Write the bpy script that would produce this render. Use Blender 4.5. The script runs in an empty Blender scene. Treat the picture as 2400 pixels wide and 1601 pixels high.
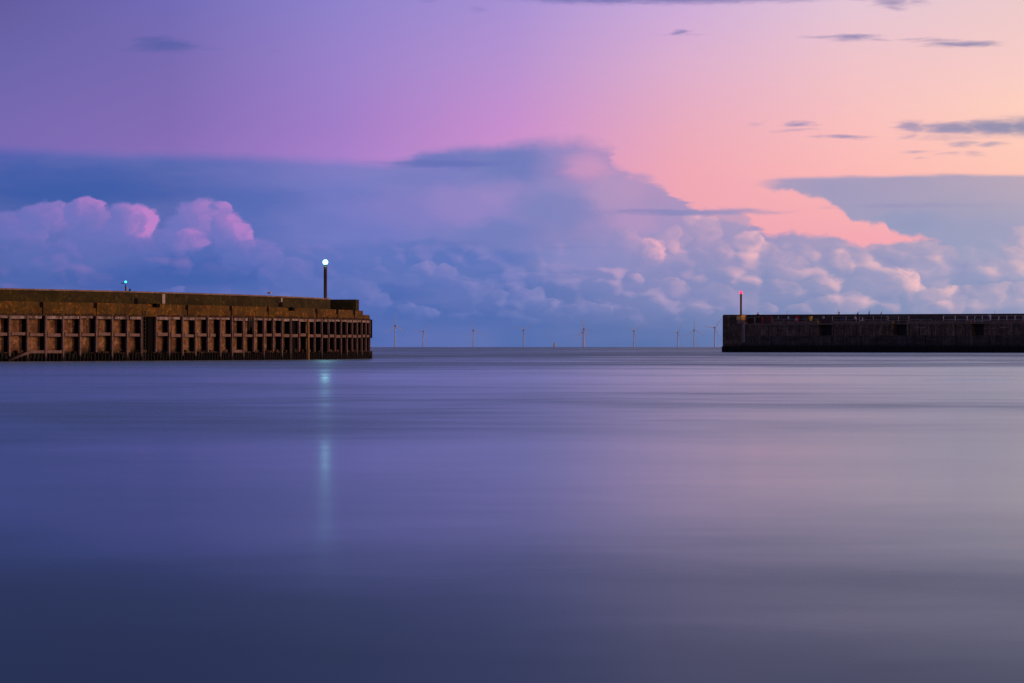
import bpy, bmesh, math, random
from mathutils import Vector, Matrix, noise as mnoise

scene = bpy.context.scene
COL = scene.collection
random.seed(7)
R_EARTH = 6.371e6
F = 130.0 / 36.0 * 2400.0          # focal length expressed in pixels of a 2400 px wide frame
CAM_H = 1.15
HORIZ = 808.3                      # true horizontal in those pixels

# ------------------------------------------------------------------ camera
cam_d = bpy.data.cameras.new("camera")
cam = bpy.data.objects.new("camera", cam_d)
COL.objects.link(cam)
cam_d.lens = 130.0
cam_d.sensor_width = 36.0
cam_d.clip_start = 0.5
cam_d.clip_end = 60000.0
cam.location = (0, 0, CAM_H)
cam.rotation_euler = (math.pi / 2 + (HORIZ - 800.5) / F, 0, 0)
scene.camera = cam
scene.view_settings.view_transform = 'Standard'
scene.view_settings.look = 'None'
scene.view_settings.exposure = 0.0
scene.view_settings.gamma = 1.0
scene.view_settings.use_curve_mapping = False
scene.cycles.use_denoising = True
scene.cycles.max_bounces = 6
scene.cycles.sample_clamp_indirect = 3.0


# ------------------------------------------------------------------ node helpers
def lin(c):
    r = []
    for k in c:
        k = k / 255.0
        r.append(k / 12.92 if k <= 0.04045 else ((k + 0.055) / 1.055) ** 2.4)
    return (r[0], r[1], r[2], 1.0)


class NT:
    """small expression builder on a node tree"""
    def __init__(self, tree):
        self.t = tree
        for n in list(tree.nodes):
            tree.nodes.remove(n)

    def n(self, kind, **kw):
        o = self.t.nodes.new(kind)
        for k, v in kw.items():
            setattr(o, k, v)
        return o

    def set(self, sock, v):
        if isinstance(v, V):
            v = v.s
        if isinstance(v, bpy.types.NodeSocket):
            self.t.links.new(v, sock)
        elif v is not None:
            sock.default_value = v

    def math(self, op, a, b=None, c=None, clamp=False):
        o = self.n('ShaderNodeMath', operation=op)
        o.use_clamp = clamp
        self.set(o.inputs[0], a)
        if b is not None: self.set(o.inputs[1], b)
        if c is not None: self.set(o.inputs[2], c)
        return V(self, o.outputs[0])

    def vmath(self, op, a, b=None, c=None):
        o = self.n('ShaderNodeVectorMath', operation=op)
        self.set(o.inputs[0], a)
        if b is not None: self.set(o.inputs[1], b)
        if c is not None: self.set(o.inputs[2], c)
        return V(self, o.outputs['Value'] if op in ('DOT_PRODUCT', 'LENGTH', 'DISTANCE') else o.outputs[0])

    def step(self, x, a, b, lo=0.0, hi=1.0, smooth=True):
        o = self.n('ShaderNodeMapRange', interpolation_type='SMOOTHSTEP' if smooth else 'LINEAR')
        o.clamp = True
        for i, v in enumerate((x, a, b, lo, hi)):
            self.set(o.inputs[i], v)
        return V(self, o.outputs[0])

    def mix(self, f, a, b, mode='MIX'):
        o = self.n('ShaderNodeMix', data_type='RGBA', blend_type=mode)
        self.set(o.inputs['Factor'], f)
        self.set(o.inputs[6], a)
        self.set(o.inputs[7], b)
        return V(self, o.outputs[2])

    def mixf(self, f, a, b):
        o = self.n('ShaderNodeMix', data_type='FLOAT')
        self.set(o.inputs[0], f)
        self.set(o.inputs[2], a)
        self.set(o.inputs[3], b)
        return V(self, o.outputs[0])

    def xyz(self, x, y, z):
        o = self.n('ShaderNodeCombineXYZ')
        for i, v in enumerate((x, y, z)):
            self.set(o.inputs[i], v)
        return V(self, o.outputs[0])

    def sep(self, v):
        o = self.n('ShaderNodeSeparateXYZ')
        self.set(o.inputs[0], v)
        return [V(self, k) for k in o.outputs]

    def noise(self, vec, scale=1.0, detail=3.0, rough=0.5, dist=0.0, dim='3D', color=False, ntype=None):
        o = self.n('ShaderNodeTexNoise', noise_dimensions=dim)
        if ntype: o.noise_type = ntype
        self.set(o.inputs['Vector'], vec)
        o.inputs['Scale'].default_value = scale
        o.inputs['Detail'].default_value = detail
        o.inputs['Roughness'].default_value = rough
        o.inputs['Distortion'].default_value = dist
        return V(self, o.outputs[1 if color else 0])

    def ramp(self, x, stops, interp='LINEAR'):
        o = self.n('ShaderNodeValToRGB')
        cr = o.color_ramp
        cr.interpolation = interp
        while len(cr.elements) > 1:
            cr.elements.remove(cr.elements[-1])
        for i, (p, c) in enumerate(stops):
            e = cr.elements[0] if i == 0 else cr.elements.new(p)
            e.position = p
            if not isinstance(c, (tuple, list)): c = (c, c, c, 1.0)
            e.color = c
        self.set(o.inputs[0], x)
        return V(self, o.outputs[0])

    def rampf(self, x, stops, interp='LINEAR'):
        return self.chan(self.ramp(x, stops, interp))[0]

    def chan(self, c):
        o = self.n('ShaderNodeSeparateColor')
        self.set(o.inputs[0], c)
        return [V(self, k) for k in o.outputs]


def group(name, ins, outs, build):
    """a node group; ins / outs = [(name, type)], build(g, inputs) -> list of outputs"""
    t = bpy.data.node_groups.new(name, 'ShaderNodeTree')
    g = NT(t)
    for nm, ty in ins: t.interface.new_socket(nm, in_out='INPUT', socket_type=ty)
    for nm, ty in outs: t.interface.new_socket(nm, in_out='OUTPUT', socket_type=ty)
    gi = g.n('NodeGroupInput')
    res = build(g, [V(g, o) for o in gi.outputs[:len(ins)]])
    go = g.n('NodeGroupOutput')
    for i, r in enumerate(res): g.set(go.inputs[i], r)
    return t


def use(g, t, vals):
    o = g.n('ShaderNodeGroup', node_tree=t)
    for i, v in enumerate(vals): g.set(o.inputs[i], v)
    return [V(g, k) for k in o.outputs]


class V:
    def __init__(self, nt, s):
        self.nt, self.s = nt, s
    def __add__(self, o): return self.nt.math('ADD', self, o)
    __radd__ = __add__
    def __sub__(self, o): return self.nt.math('SUBTRACT', self, o)
    def __rsub__(self, o): return self.nt.math('SUBTRACT', o, self)
    def __mul__(self, o): return self.nt.math('MULTIPLY', self, o)
    __rmul__ = __mul__
    def __truediv__(self, o): return self.nt.math('DIVIDE', self, o)


# ------------------------------------------------------------------ sky (world): clear dusk gradient, cloud bank, cumulus, streaks
# everything is laid out on the celestial sphere: U = azimuth, P = elevation, in units of 1/8667 radian
def build_world():
    w = bpy.data.worlds.new("World")
    scene.world = w
    w.use_nodes = True
    g = NT(w.node_tree)
    tc = g.n('ShaderNodeTexCoord')
    x, y, z = g.sep(tc.outputs['Generated'])
    az = g.math('ARCTAN2', x, y)
    el = g.math('ARCSINE', z)
    U = az * F + 1200.0
    P = (el * -F) + HORIZ
    UP = g.xyz(U, P, 0.0)

    # distortions
    nz1 = g.noise(g.vmath('MULTIPLY', UP, (1 / 85., 1 / 54., 0)), 1.0, 5.0, 0.56, dim='2D', color=True)
    nz2 = g.noise(g.vmath('MULTIPLY', UP, (1 / 150., 1 / 22., 0)), 1.0, 4.0, 0.55, dim='2D', color=True)
    d1 = g.vmath('SUBTRACT', g.xyz(*g.chan(nz1)), (0.5, 0.5, 0.5))
    d2 = g.vmath('SUBTRACT', g.xyz(*g.chan(nz2)), (0.5, 0.5, 0.5))
    UPc = g.vmath('MULTIPLY_ADD', d1, (70, 46, 0), UP)          # for cumulus
    UPs = g.vmath('MULTIPLY_ADD', d2, (90, 16, 0), UP)          # for streaks
    Us, Ps, _ = g.sep(UPs)
    Uc, Pc, _ = g.sep(UPc)

    def grid(cols, P_, p0, p1, U_):
        out = None
        prev = None
        for u, stops in cols:
            st = [((p - p0) / (p1 - p0), lin(c)) for p, c in stops]
            r = g.ramp(g.step(P_, p0, p1, smooth=False) if False else (P_ - p0) * (1.0 / (p1 - p0)), st)
            if out is None:
                out = r
            else:
                out = g.mix(g.step(U_, prev, u, smooth=False), out, r)
            prev = u
        return out

    # clear sky.  rows run from high above the frame down to the horizon
    up_l = [(-9000, (24, 36, 62)), (-4500, (32, 46, 80)), (-2200, (40, 64, 108)), (-900, (50, 72, 126)), (-350, (76, 80, 146))]
    up_m = [(-9000, (26, 38, 64)), (-4500, (36, 50, 84)), (-2200, (44, 70, 112)), (-900, (76, 86, 138)), (-350, (118, 112, 178))]
    up_r = [(-9000, (28, 40, 66)), (-4500, (40, 54, 88)), (-2200, (54, 78, 118)), (-900, (124, 116, 154)), (-350, (190, 166, 190))]
    # behind the photographer: pale blue dusk on the left, the sunset itself low on the right
    back = [(-9000, (30, 42, 70)), (-4500, (74, 84, 132)), (-2200, (122, 124, 176)), (-350, (152, 142, 188)), (400, (152, 140, 185))]
    west = [(-9000, (34, 44, 72)), (-4500, (100, 96, 128)), (-2200, (215, 165, 150)), (-350, (330, 215, 150)), (400, (350, 205, 125))]
    cols = [
        (-27000, back), (-6000, back),
        (-1500, up_l + [(0, (88, 84, 152)), (400, (100, 98, 170))]),
        (0, up_l + [(0, (98, 92, 160)), (150, (108, 101, 171)), (300, (120, 105, 178)), (400, (122, 106, 180))]),
        (400, up_l + [(0, (114, 107, 182)), (150, (121, 107, 179)), (300, (131, 108, 182)), (400, (138, 111, 186))]),
        (800, up_m + [(0, (143, 130, 204)), (150, (154, 130, 203)), (300, (162, 126, 201)), (400, (170, 128, 204))]),
        (1200, up_m + [(0, (167, 145, 212)), (150, (183, 146, 209)), (300, (200, 143, 206)), (400, (208, 146, 200))]),
        (1600, up_r + [(0, (204, 172, 218)), (150, (221, 175, 206)), (300, (233, 171, 190)), (400, (240, 168, 182)), (560, (240, 165, 178))]),
        (2000, up_r + [(0, (228, 198, 214)), (150, (240, 195, 201)), (300, (250, 191, 189)), (400, (252, 185, 182)), (560, (245, 169, 179))]),
        (2400, up_r + [(0, (236, 202, 203)), (150, (247, 204, 199)), (250, (254, 208, 192)), (400, (255, 200, 182)), (560, (245, 172, 180))]),
        (4500, up_r + [(0, (250, 200, 170)), (400, (255, 195, 160)), (700, (250, 175, 160))]),
        (13000, west), (19000, west), (28400, back),
    ]
    # the frame region needs finer ramp resolution than the high sky: compress elevation
    def squash(p):
        return p if p > 0 else -1000.0 * (1 - math.exp(p / 1600.0))
    cols = [(u, [(squash(p), c) for p, c in st]) for u, st in cols]
    Pneg = (g.math('EXPONENT', g.math('MINIMUM', P, 0.0) * (1 / 1600.0)) * 1000.0) - 1000.0
    Pq = g.math('MAXIMUM', P, 0.0) + Pneg
    sky = grid(cols, Pq, -1000.0, 1000.0, U)

    # cloud bank colours
    deck_cols = [
        (-1500, [(350, (72, 90, 168)), (450, (56, 86, 158)), (560, (66, 94, 166)), (808, (56, 90, 160))]),
        (0, [(350, (88, 98, 178)), (400, (66, 92, 168)), (450, (60, 90, 163)), (560, (74, 101, 174)), (640, (66, 98, 170)), (808, (60, 95, 168))]),
        (400, [(350, (98, 110, 182)), (400, (82, 102, 175)), (460, (70, 96, 170)), (560, (84, 104, 179)), (650, (68, 98, 172)), (808, (65, 98, 170))]),
        (800, [(370, (126, 122, 196)), (450, (106, 119, 193)), (560, (104, 119, 192)), (640, (90, 113, 186)), (720, (76, 106, 179)), (808, (68, 102, 175))]),
        (1200, [(340, (118, 125, 190)), (450, (122, 128, 192)), (520, (134, 132, 194)), (560, (124, 129, 191)), (600, (104, 123, 188)), (650, (92, 117, 184)), (720, (80, 109, 176)), (808, (78, 109, 174))]),
        (1500, [(340, (190, 150, 195)), (450, (180, 150, 192)), (520, (166, 146, 192)), (600, (146, 143, 192)), (680, (122, 133, 185)), (740, (100, 121, 176)), (808, (90, 115, 170))]),
        (2000, [(420, (165, 156, 188)), (560, (168, 156, 190)), (620, (163, 157, 190)), (700, (142, 150, 187)), (740, (132, 145, 183)), (808, (115, 132, 175))]),
        (2400, [(410, (180, 167, 187)), (470, (170, 165, 190)), (560, (160, 163, 194)), (640, (158, 160, 193)), (740, (148, 155, 188)), (808, (130, 142, 180))]),
        (4500, [(410, (190, 165, 175)), (560, (170, 160, 185)), (808, (140, 145, 178))]),
    ]
    deck = grid(deck_cols, P, 0.0, 1000.0, U)

    # soft interior relief of the bank
    rel = g.noise(g.vmath('MULTIPLY', UPs, (1 / 330., 1 / 95., 0)), 1.0, 3.0, 0.45, dim='2D')
    relf = g.step(rel, 0.3, 0.72)
    deck = g.mix(relf, g.mix(0.08, deck, lin((70, 98, 172))), g.mix(0.09, deck, lin((190, 160, 205))))

    # upper edge of the bank
    edge = [(0, 356), (300, 366), (600, 370), (800, 380), (900, 386), (950, 378), (985, 362), (1060, 350), (1110, 347), (1160, 351),
            (1200, 342), (1250, 333), (1340, 334), (1400, 340), (1432, 356), (1446, 392), (1475, 410), (1530, 418), (1570, 440), (1605, 482),
            (1650, 505), (1700, 515), (1750, 532), (1790, 552), (1840, 546), (1900, 552), (1950, 556), (2000, 574), (2050, 582),
            (2100, 572), (2150, 563), (2400, 556)]
    E = g.rampf((Us + 100.0) * (1 / 2600.), [((u + 100) / 2600., p / 1000.) for u, p in edge]) * 1000.0
    softness = g.rampf((U + 100.0) * (1 / 2600.), [(0.0, .018), (950 / 2600., .018), (1150 / 2600., .016), (1400 / 2600., .026), (1580 / 2600., .022), (1680 / 2600., .010), (1.0, .008)]) * 1000.0
    fluff = g.noise(g.vmath('MULTIPLY', UP, (1 / 46., 1 / 30., 0)), 1.0, 4.0, 0.5, dim='2D') - 0.5
    fl_amt = g.step(U, 900, 1700, 8.0, 38.0)
    dd = (P - E) + fluff * fl_amt
    m_deck = g.step(dd, softness * -1.0, softness)
    # the anvil's right shoulder is thin
    thin = g.step(g.vmath('LENGTH', g.vmath('MULTIPLY', g.vmath('SUBTRACT', UPs, (1375, 392, 0)), (1 / 95., 1 / 50., 0))), 0.2, 1.0, 0.45, 1.0)
    col = g.mix(m_deck * thin, sky, deck)

    # grey shelf cloud on the right
    topc = [(1740, 431), (1780, 424), (1830, 418), (1990, 414), (2200, 412), (2400, 414)]
    botc = [(1740, 431), (1790, 441), (1850, 446), (1900, 460), (1945, 474), (1972, 494), (1992, 516), (2040, 526), (2072, 522), (2084, 546),
            (2150, 554), (2205, 566), (2230, 620), (2400, 660)]
    xr = (U - 1700.0) * (1 / 800.)
    T = g.rampf(xr, [((u - 1700) / 800., p / 1000.) for u, p in topc]) * 1000.0
    B = g.rampf(xr, [((u - 1700) / 800., p / 1000.) for u, p in botc]) * 1000.0
    Pw = P + fluff * 26.0
    Pt = P + (g.sep(d2)[1] * 10.0)
    m_w = g.step(Pt, T - 5.0, T + 7.0) * g.step(Pw, B - 7.0, B + 7.0, 1.0, 0.0) * g.step(Us, 1742, 1850)
    shelf = grid([(1750, [(400, (176, 156, 188)), (460, (180, 158, 188))]),
                  (1950, [(400, (158, 153, 189)), (540, (156, 156, 190))]),
                  (2150, [(400, (163, 157, 188)), (480, (160, 158, 188)), (540, (150, 157, 190)), (600, (160, 160, 192))]),
                  (2400, [(400, (182, 166, 184)), (480, (172, 165, 188)), (600, (160, 163, 193))])], P, 0.0, 1000.0, U)
    shelf = g.mix(relf, g.mix(0.12, shelf, lin((140, 150, 190))), g.mix(0.10, shelf, lin((210, 175, 190))))
    col = g.mix(m_w * 0.96, col, shelf)

    # broad soft masses inside the bank: (centre u, centre p, radius u, radius p, colour, opacity, edge)
    masses = [
        (150, 428, 300, 52, (60, 92, 168), .45), (880, 520, 190, 70, (116, 122, 196), .45), (1195, 388, 96, 66, (112, 124, 188), .75),
        (1060, 380, 90, 16, (108, 118, 188), .5), (1010, 482, 250, 62, (146, 130, 198), .40), (1100, 480, 130, 56, (162, 138, 200), .35), (1180, 450, 80, 42, (170, 142, 200), .30),
        (1300, 490, 120, 62, (122, 131, 190), .65), (1165, 545, 120, 34, (112, 126, 190), .65), (1000, 578, 160, 20, (90, 114, 185), .55),
        (1440, 452, 90, 45, (190, 154, 194), .45), (1050, 606, 230, 28, (86, 113, 186), .6), (1485, 520, 66, 40, (194, 152, 196), .45),
        (1365, 604, 130, 40, (142, 141, 197), .45), (1175, 645, 90, 22, (86, 114, 184), .55), (2130, 522, 100, 34, (146, 154, 191), .6),
        (2290, 562, 170, 60, (150, 157, 192), .4), (1990, 650, 70, 26, (140, 150, 188), .45), (2075, 700, 64, 26, (122, 143, 185), .6),
        (1780, 650, 80, 30, (140, 147, 188), .5), (2260, 660, 90, 24, (138, 150, 188), .5), (600, 470, 150, 40, (84, 106, 182), .4),
        (560, 640, 220, 30, (70, 98, 173), .5), (300, 660, 260, 26, (62, 94, 170), .5), (900, 690, 120, 30, (70, 102, 176), .5),
    ]

    def mass_nodes(h, i):
        q = h.vmath('LENGTH', h.vmath('MULTIPLY', h.vmath('SUBTRACT', i[0], i[1]), i[2]))
        return [h.mix(h.step(q, 0.35, 1.15, i[4], 0.0), i[5], i[3])]
    mass_t = group("cloud_mass", [("P", 'NodeSocketVector'), ("C", 'NodeSocketVector'), ("R", 'NodeSocketVector'), ("Tint", 'NodeSocketColor'),
                                  ("Op", 'NodeSocketFloat'), ("In", 'NodeSocketColor')], [("Out", 'NodeSocketColor')], mass_nodes)
    base = col
    for (cu, cp, ru, rp, tint, op) in masses:
        col, = use(g, mass_t, (UPc, (cu, cp, 0), (1.0 / ru, 1.0 / rp, 0), lin(tint), op, col))
    col = g.mix(g.math('MAXIMUM', m_deck * thin, m_w), base, col)

    # cumulus heads: (centre u, centre p, radius u, radius p, lit, opacity), far to near
    puffs = [
        (30, 545, 90, 50, .30, .8), (118, 520, 72, 46, .45, .9), (203, 508, 52, 46, .95, .9), (228, 545, 70, 50, .15, .75),
        (312, 540, 66, 62, 1.0, .95), (300, 600, 90, 50, .10, .5), (405, 568, 40, 34, .7, .7), (478, 536, 84, 64, .75, .9), (516, 492, 26, 18, .85, .8),
        (545, 560, 52, 58, 1.0, .85), (440, 572, 46, 36, .85, .8), (590, 605, 70, 52, .35, .7), (672, 645, 62, 42, .35, .7), (735, 672, 40, 24, .3, .6),
        (160, 610, 130, 40, .12, .5), (415, 688, 30, 15, .5, .8), (485, 690, 24, 8, .5, .6),
        (835, 690, 60, 40, .3, .8), (868, 712, 50, 34, .35, .8), (998, 632, 44, 22, .55, .85), (1046, 642, 34, 24, .6, .85), (1085, 662, 50, 20, .4, .7),
        (962, 726, 34, 13, .45, .8), (1000, 730, 44, 15, .5, .8), (1110, 690, 52, 34, .4, .75), (1172, 712, 52, 28, .55, .8), (1235, 708, 50, 34, .65, .8),
        (1280, 722, 46, 26, .5, .7), (1240, 655, 150, 18, .45, .55), (1345, 725, 34, 18, .45, .7), (1385, 724, 50, 22, .5, .7), (1490, 655, 26, 20, .8, .7),
        (1465, 572, 40, 42, .6, .6), (1440, 680, 90, 24, .3, .5), (1555, 680, 62, 28, .65, .7), (1560, 722, 56, 28, .55, .7), (1572, 575, 44, 44, .75, .7), (1518, 598, 44, 40, 1.0, .8),
        (1640, 545, 48, 52, 1.0, .85), (1690, 545, 60, 50, .10, .7), (1755, 585, 42, 46, .9, .8), (1800, 605, 36, 34, .9, .8), (1835, 632, 52, 44, .6, .7),
        (1872, 617, 24, 17, .7, .6), (1668, 605, 60, 40, .4, .5), (1700, 650, 90, 36, .25, .5), (1900, 590, 110, 36, .15, .6), (1965, 622, 44, 36, .9, .8), (2060, 606, 90, 30, .15, .6),
        (2150, 596, 96, 30, .4, .6), (2110, 676, 60, 46, .95, .9), (2055, 700, 46, 30, .12, .7), (2205, 716, 66, 46, .85, .85), (2262, 708, 52, 34, .5, .75),
        (2322, 702, 60, 34, .65, .75), (2392, 704, 50, 40, .65, .8), (2390, 585, 46, 50, .8, .75), (2375, 622, 40, 40, .9, .7), (1925, 672, 56, 20, .45, .6),
        (1835, 680, 42, 30, .5, .6), (1945, 722, 64, 30, .6, .75), (1985, 712, 50, 28, .4, .6), (1675, 700, 80, 28, .45, .6), (1625, 724, 40, 30, .5, .6),
        (1800, 724, 30, 14, .55, .7), (1866, 728, 32, 13, .5, .7), (2300, 640, 80, 26, .35, .5), (2000, 650, 90, 26, .2, .4),
    ]
    FL, VE = 'NodeSocketFloat', 'NodeSocketVector'

    def puff_nodes(h, i):
        q = h.vmath('MULTIPLY', h.vmath('SUBTRACT', i[0], i[1]), i[2])
        r = h.vmath('LENGTH', q)
        k = h.vmath('DOT_PRODUCT', q, (0.0, 1.0, 0.0))
        a = h.step(r, 0.90, 1.13, i[4], 0.0) * h.step(k, 0.0, 1.1, 1.0, 0.0)
        li = h.step(h.vmath('DOT_PRODUCT', q, (0.86, -0.42, 0.0)), -0.55, 0.85, 0.04, i[3])
        A2, L2 = h.math('MAXIMUM', i[5], a), h.mixf(a, i[6], li)
        # handing the position on through L2 makes the heads evaluate one after another (keeps the shader's stack small)
        return [A2, L2, h.vmath('ADD', i[0], h.xyz(L2 * 1e-6, 0.0, 0.0))]
    puff_t = group("cumulus_head", [("P", VE), ("C", VE), ("R", VE), ("Lit", FL), ("Op", FL), ("A", FL), ("L", FL)], [("A", FL), ("L", FL), ("P", VE)], puff_nodes)
    A, L, PP = 0.0, 0.0, UPc
    for (cu, cp, ru, rp, lit, op) in puffs:
        A, L, PP = use(g, puff_t, (PP, (cu, cp, 0), (1.0 / ru, 1.0 / rp, 0), lit, op, A, L))
    billow = g.noise(g.vmath('MULTIPLY', UPc, (1 / 34., 1 / 26., 0)), 1.0, 3.0, 0.5, dim='2D')
    L = L * g.step(billow, 0.28, 0.68, 0.6, 1.25)
    shade = grid([(0, [(450, (112, 114, 188)), (560, (100, 112, 186)), (640, (84, 106, 179)), (720, (72, 100, 174))]),
                  (600, [(450, (116, 118, 192)), (560, (106, 116, 190)), (640, (90, 110, 184)), (720, (78, 104, 179))]),
                  (1200, [(560, (120, 130, 194)), (640, (106, 122, 188)), (760, (84, 110, 176))]),
                  (1600, [(500, (165, 150, 192)), (640, (136, 140, 188)), (760, (112, 128, 180))]),
                  (2000, [(500, (165, 156, 190)), (640, (150, 152, 190)), (760, (132, 144, 184))]),
                  (2400, [(500, (165, 160, 190)), (640, (158, 158, 192)), (760, (145, 152, 188))])], P, 0.0, 1000.0, U)
    lit = grid([(0, [(450, (186, 130, 200)), (640, (176, 128, 200))]),
                (350, [(450, (190, 130, 202)), (560, (192, 130, 202)), (680, (130, 125, 190))]),
                (620, [(450, (190, 132, 204)), (560, (182, 130, 202)), (660, (130, 128, 196)), (740, (128, 132, 196))]),
                (1200, [(560, (172, 154, 206)), (640, (164, 150, 206)), (740, (152, 150, 206))]),
                (1500, [(500, (246, 176, 194)), (600, (246, 180, 196)), (660, (208, 172, 202)), (740, (182, 164, 204))]),
                (1750, [(480, (255, 192, 194)), (600, (250, 190, 196)), (740, (206, 176, 202))]),
                (2100, [(560, (248, 194, 194)), (680, (248, 196, 198)), (760, (218, 182, 200))]),
                (2400, [(560, (244, 196, 194)), (740, (220, 186, 196))])], P, 0.0, 1000.0, U)
    col = g.mix(A, col, g.mix(L, shade, lit))

    # cauliflower texture over the whole cumulus belt, lit from the upper right
    def billow_nodes(h, i):
        res = []
        for sx, sy, w_ in ((1 / 112., 1 / 62., .66), (1 / 46., 1 / 27., .30)):
            v = h.n('ShaderNodeTexVoronoi', voronoi_dimensions='2D', feature='SMOOTH_F1')
            h.set(v.inputs['Vector'], h.vmath('MULTIPLY', i[0], (sx, sy, 0)))
            v.inputs['Scale'].default_value = 1.0
            v.inputs['Smoothness'].default_value = 0.35
            d_ = V(h, v.outputs['Distance'])
            res.append((1.0 - d_ * d_) * w_)
        return [res[0] + res[1]]
    bil_t = group("billow", [("P", VE)], [("H", FL)], billow_nodes)
    UPb = g.vmath('MULTIPLY_ADD', d1, (46, 30, 0), UP)
    h0, = use(g, bil_t, (UPb,))
    h1, = use(g, bil_t, (g.vmath('ADD', UPb, (19, -11, 0)),))
    li = (h0 - h1) * 2.6
    patchy = g.step(g.noise(g.vmath('MULTIPLY', UP, (1 / 210., 1 / 80., 0)), 1.0, 2.0, 0.5, dim='2D'), 0.36, 0.60, 0.25, 1.0)
    zone = g.step(P, 545, 610) * g.step(P, 775, 700, 0.0, 1.0) * m_deck * patchy * g.rampf((U + 100.0) * (1 / 2600.), [
        (0.0, .30), (600 / 2600., .30), (900 / 2600., .45), (1250 / 2600., .55), (1550 / 2600., .85), (1.0, .9)])
    col = g.mix(g.math('MULTIPLY', g.step(li, 0.05, 0.9, smooth=False), zone), col, lit)
    col = g.mix(g.math('MULTIPLY', g.step(li, -0.05, -0.9, 0.0, 1.0, smooth=False), zone) * 0.55, col, g.mix(0.7, shade, lin((100, 124, 182))))

    # thin dark streak clouds
    streaks = [
        (392, 112, 66, 17, .95), (372, 100, 48, 13, .75), (345, 121, 60, 6, .5), (485, 120, 40, 3, .35), (645, 122, 26, 3, .3), (1127, 24, 24, 9, .35),
        (1012, 2, 20, 8, .35), (1400, -4, 180, 17, .95), (1560, -3, 140, 17, .95), (1720, -4, 200, 17, .95), (1860, -3, 90, 13, .8), (1585, 79, 22, 7, .7), (1600, 84, 70, 3, .35),
        (1995, 93, 56, 8, .85), (1930, 91, 44, 5, .55), (2050, 99, 44, 5, .45), (2140, 97, 44, 4, .45), (2190, 102, 50, 5, .55), (2258, 110, 72, 8, .9),
        (2092, 8, 46, 18, .7), (2085, 26, 28, 8, .6), (2155, 10, 32, 12, .5), (2265, 2, 34, 6, .5), (2010, 4, 50, 6, .45), (1935, -2, 60, 9, .6),
        (1882, 293, 32, 8, .75), (1865, 308, 62, 4, .45), (1785, 292, 24, 7, .35), (1915, 296, 20, 5, .4), (1978, 323, 48, 5, .75), (1925, 324, 32, 4, .4),
        (2140, 301, 36, 16, .8), (2235, 305, 74, 17, .95), (2330, 303, 90, 20, 1.), (2440, 302, 120, 26, 1.), (2120, 322, 28, 9, .45), (2108, 293, 28, 4, .35),
        (2250, 341, 30, 9, .6), (2316, 342, 30, 8, .6), (2148, 359, 36, 4, .5), (2218, 365, 32, 4, .45), (2282, 365, 26, 5, .45), (2168, 374, 20, 4, .4),
        (2215, 326, 90, 9, .4), (1030, 385, 130, 9, .95), (1640, 498, 170, 9, 1.), (2130, 484, 170, 8, .6), (1960, 491, 50, 3, .35), (1350, 581, 80, 5, .35),
        (430, 603, 100, 10, .4), (560, 520, 40, 8, .3), (700, 586, 140, 8, .35),
    ]
    def streak_nodes(h, i):
        q = h.vmath('LENGTH', h.vmath('MULTIPLY', h.vmath('SUBTRACT', i[0], i[1]), i[2]))
        return [h.math('MAXIMUM', i[4], h.step(q, 0.05, 1.5, i[3], 0.0))]
    streak_t = group("streak_cloud", [("P", VE), ("C", VE), ("R", VE), ("Op", FL), ("D", FL)], [("D", FL)], streak_nodes)
    D = 0.0
    for (cu, cp, ru, rp, op) in streaks:
        D, = use(g, streak_t, (UPs, (cu, cp, 0), (0.80 / ru, 0.92 / rp, 0), op, D))
    ragged = g.noise(g.vmath('MULTIPLY', UPs, (1 / 28., 1 / 7., 0)), 1.0, 4.0, 0.6, dim='2D')
    D = g.step(D + (ragged - 0.5) * 0.42, 0.04, 1.02, 0.0, 0.92)
    scol = grid([(0, [(0, (84, 90, 160)), (500, (72, 96, 168))]), (700, [(0, (98, 98, 165)), (400, (100, 112, 185)), (600, (85, 108, 180))]),
                 (1300, [(0, (106, 108, 176)), (400, (106, 116, 182))]), (1700, [(0, (128, 122, 176)), (500, (150, 145, 190))]),
                 (2050, [(0, (142, 132, 178)), (300, (146, 140, 180)), (500, (150, 148, 188))]), (2400, [(0, (150, 138, 172)), (300, (134, 138, 172)), (500, (160, 155, 188))])],
                P, 0.0, 1000.0, U)
    col = g.mix(D, col, scol)

    bg = g.n('ShaderNodeBackground')
    g.set(bg.inputs['Color'], col)
    bg.inputs['Strength'].default_value = 1.0
    out = g.n('ShaderNodeOutputWorld')
    g.t.links.new(bg.outputs[0], out.inputs[0])
    w.cycles.sampling_method = 'MANUAL'
    w.cycles.sample_map_resolution = 1024


build_world()

# ------------------------------------------------------------------ afterglow: one low, soft, warm sun on the right
sun_d = bpy.data.lights.new("sun", 'SUN')
sun_d.energy = 1.25
sun_d.angle = math.radians(12)
sun_d.color = (1.0, 0.62, 0.42)
sun = bpy.data.objects.new("sun", sun_d)
COL.objects.link(sun)
sd = Vector((1.0, -0.22, 0.13)).normalized()
sun.rotation_euler = sd.to_track_quat('Z', 'Y').to_euler()


# ------------------------------------------------------------------ mesh helpers
def mat(name):
    m = bpy.data.materials.new(name)
    m.use_nodes = True
    g = NT(m.node_tree)
    b = g.n('ShaderNodeBsdfPrincipled')
    o = g.n('ShaderNodeOutputMaterial')
    g.t.links.new(b.outputs[0], o.inputs[0])
    return m, g, b


def link_mesh(name, bm, m, parent=None, smooth=False, recalc=True):
    if recalc:
        bmesh.ops.recalc_face_normals(bm, faces=bm.faces[:])
    me = bpy.data.meshes.new(name)
    bm.to_mesh(me)
    bm.free()
    if smooth:
        for p in me.polygons: p.use_smooth = True
    if m: me.materials.append(m)
    o = bpy.data.objects.new(name, me)
    COL.objects.link(o)
    if parent: o.parent = parent
    return o


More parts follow.
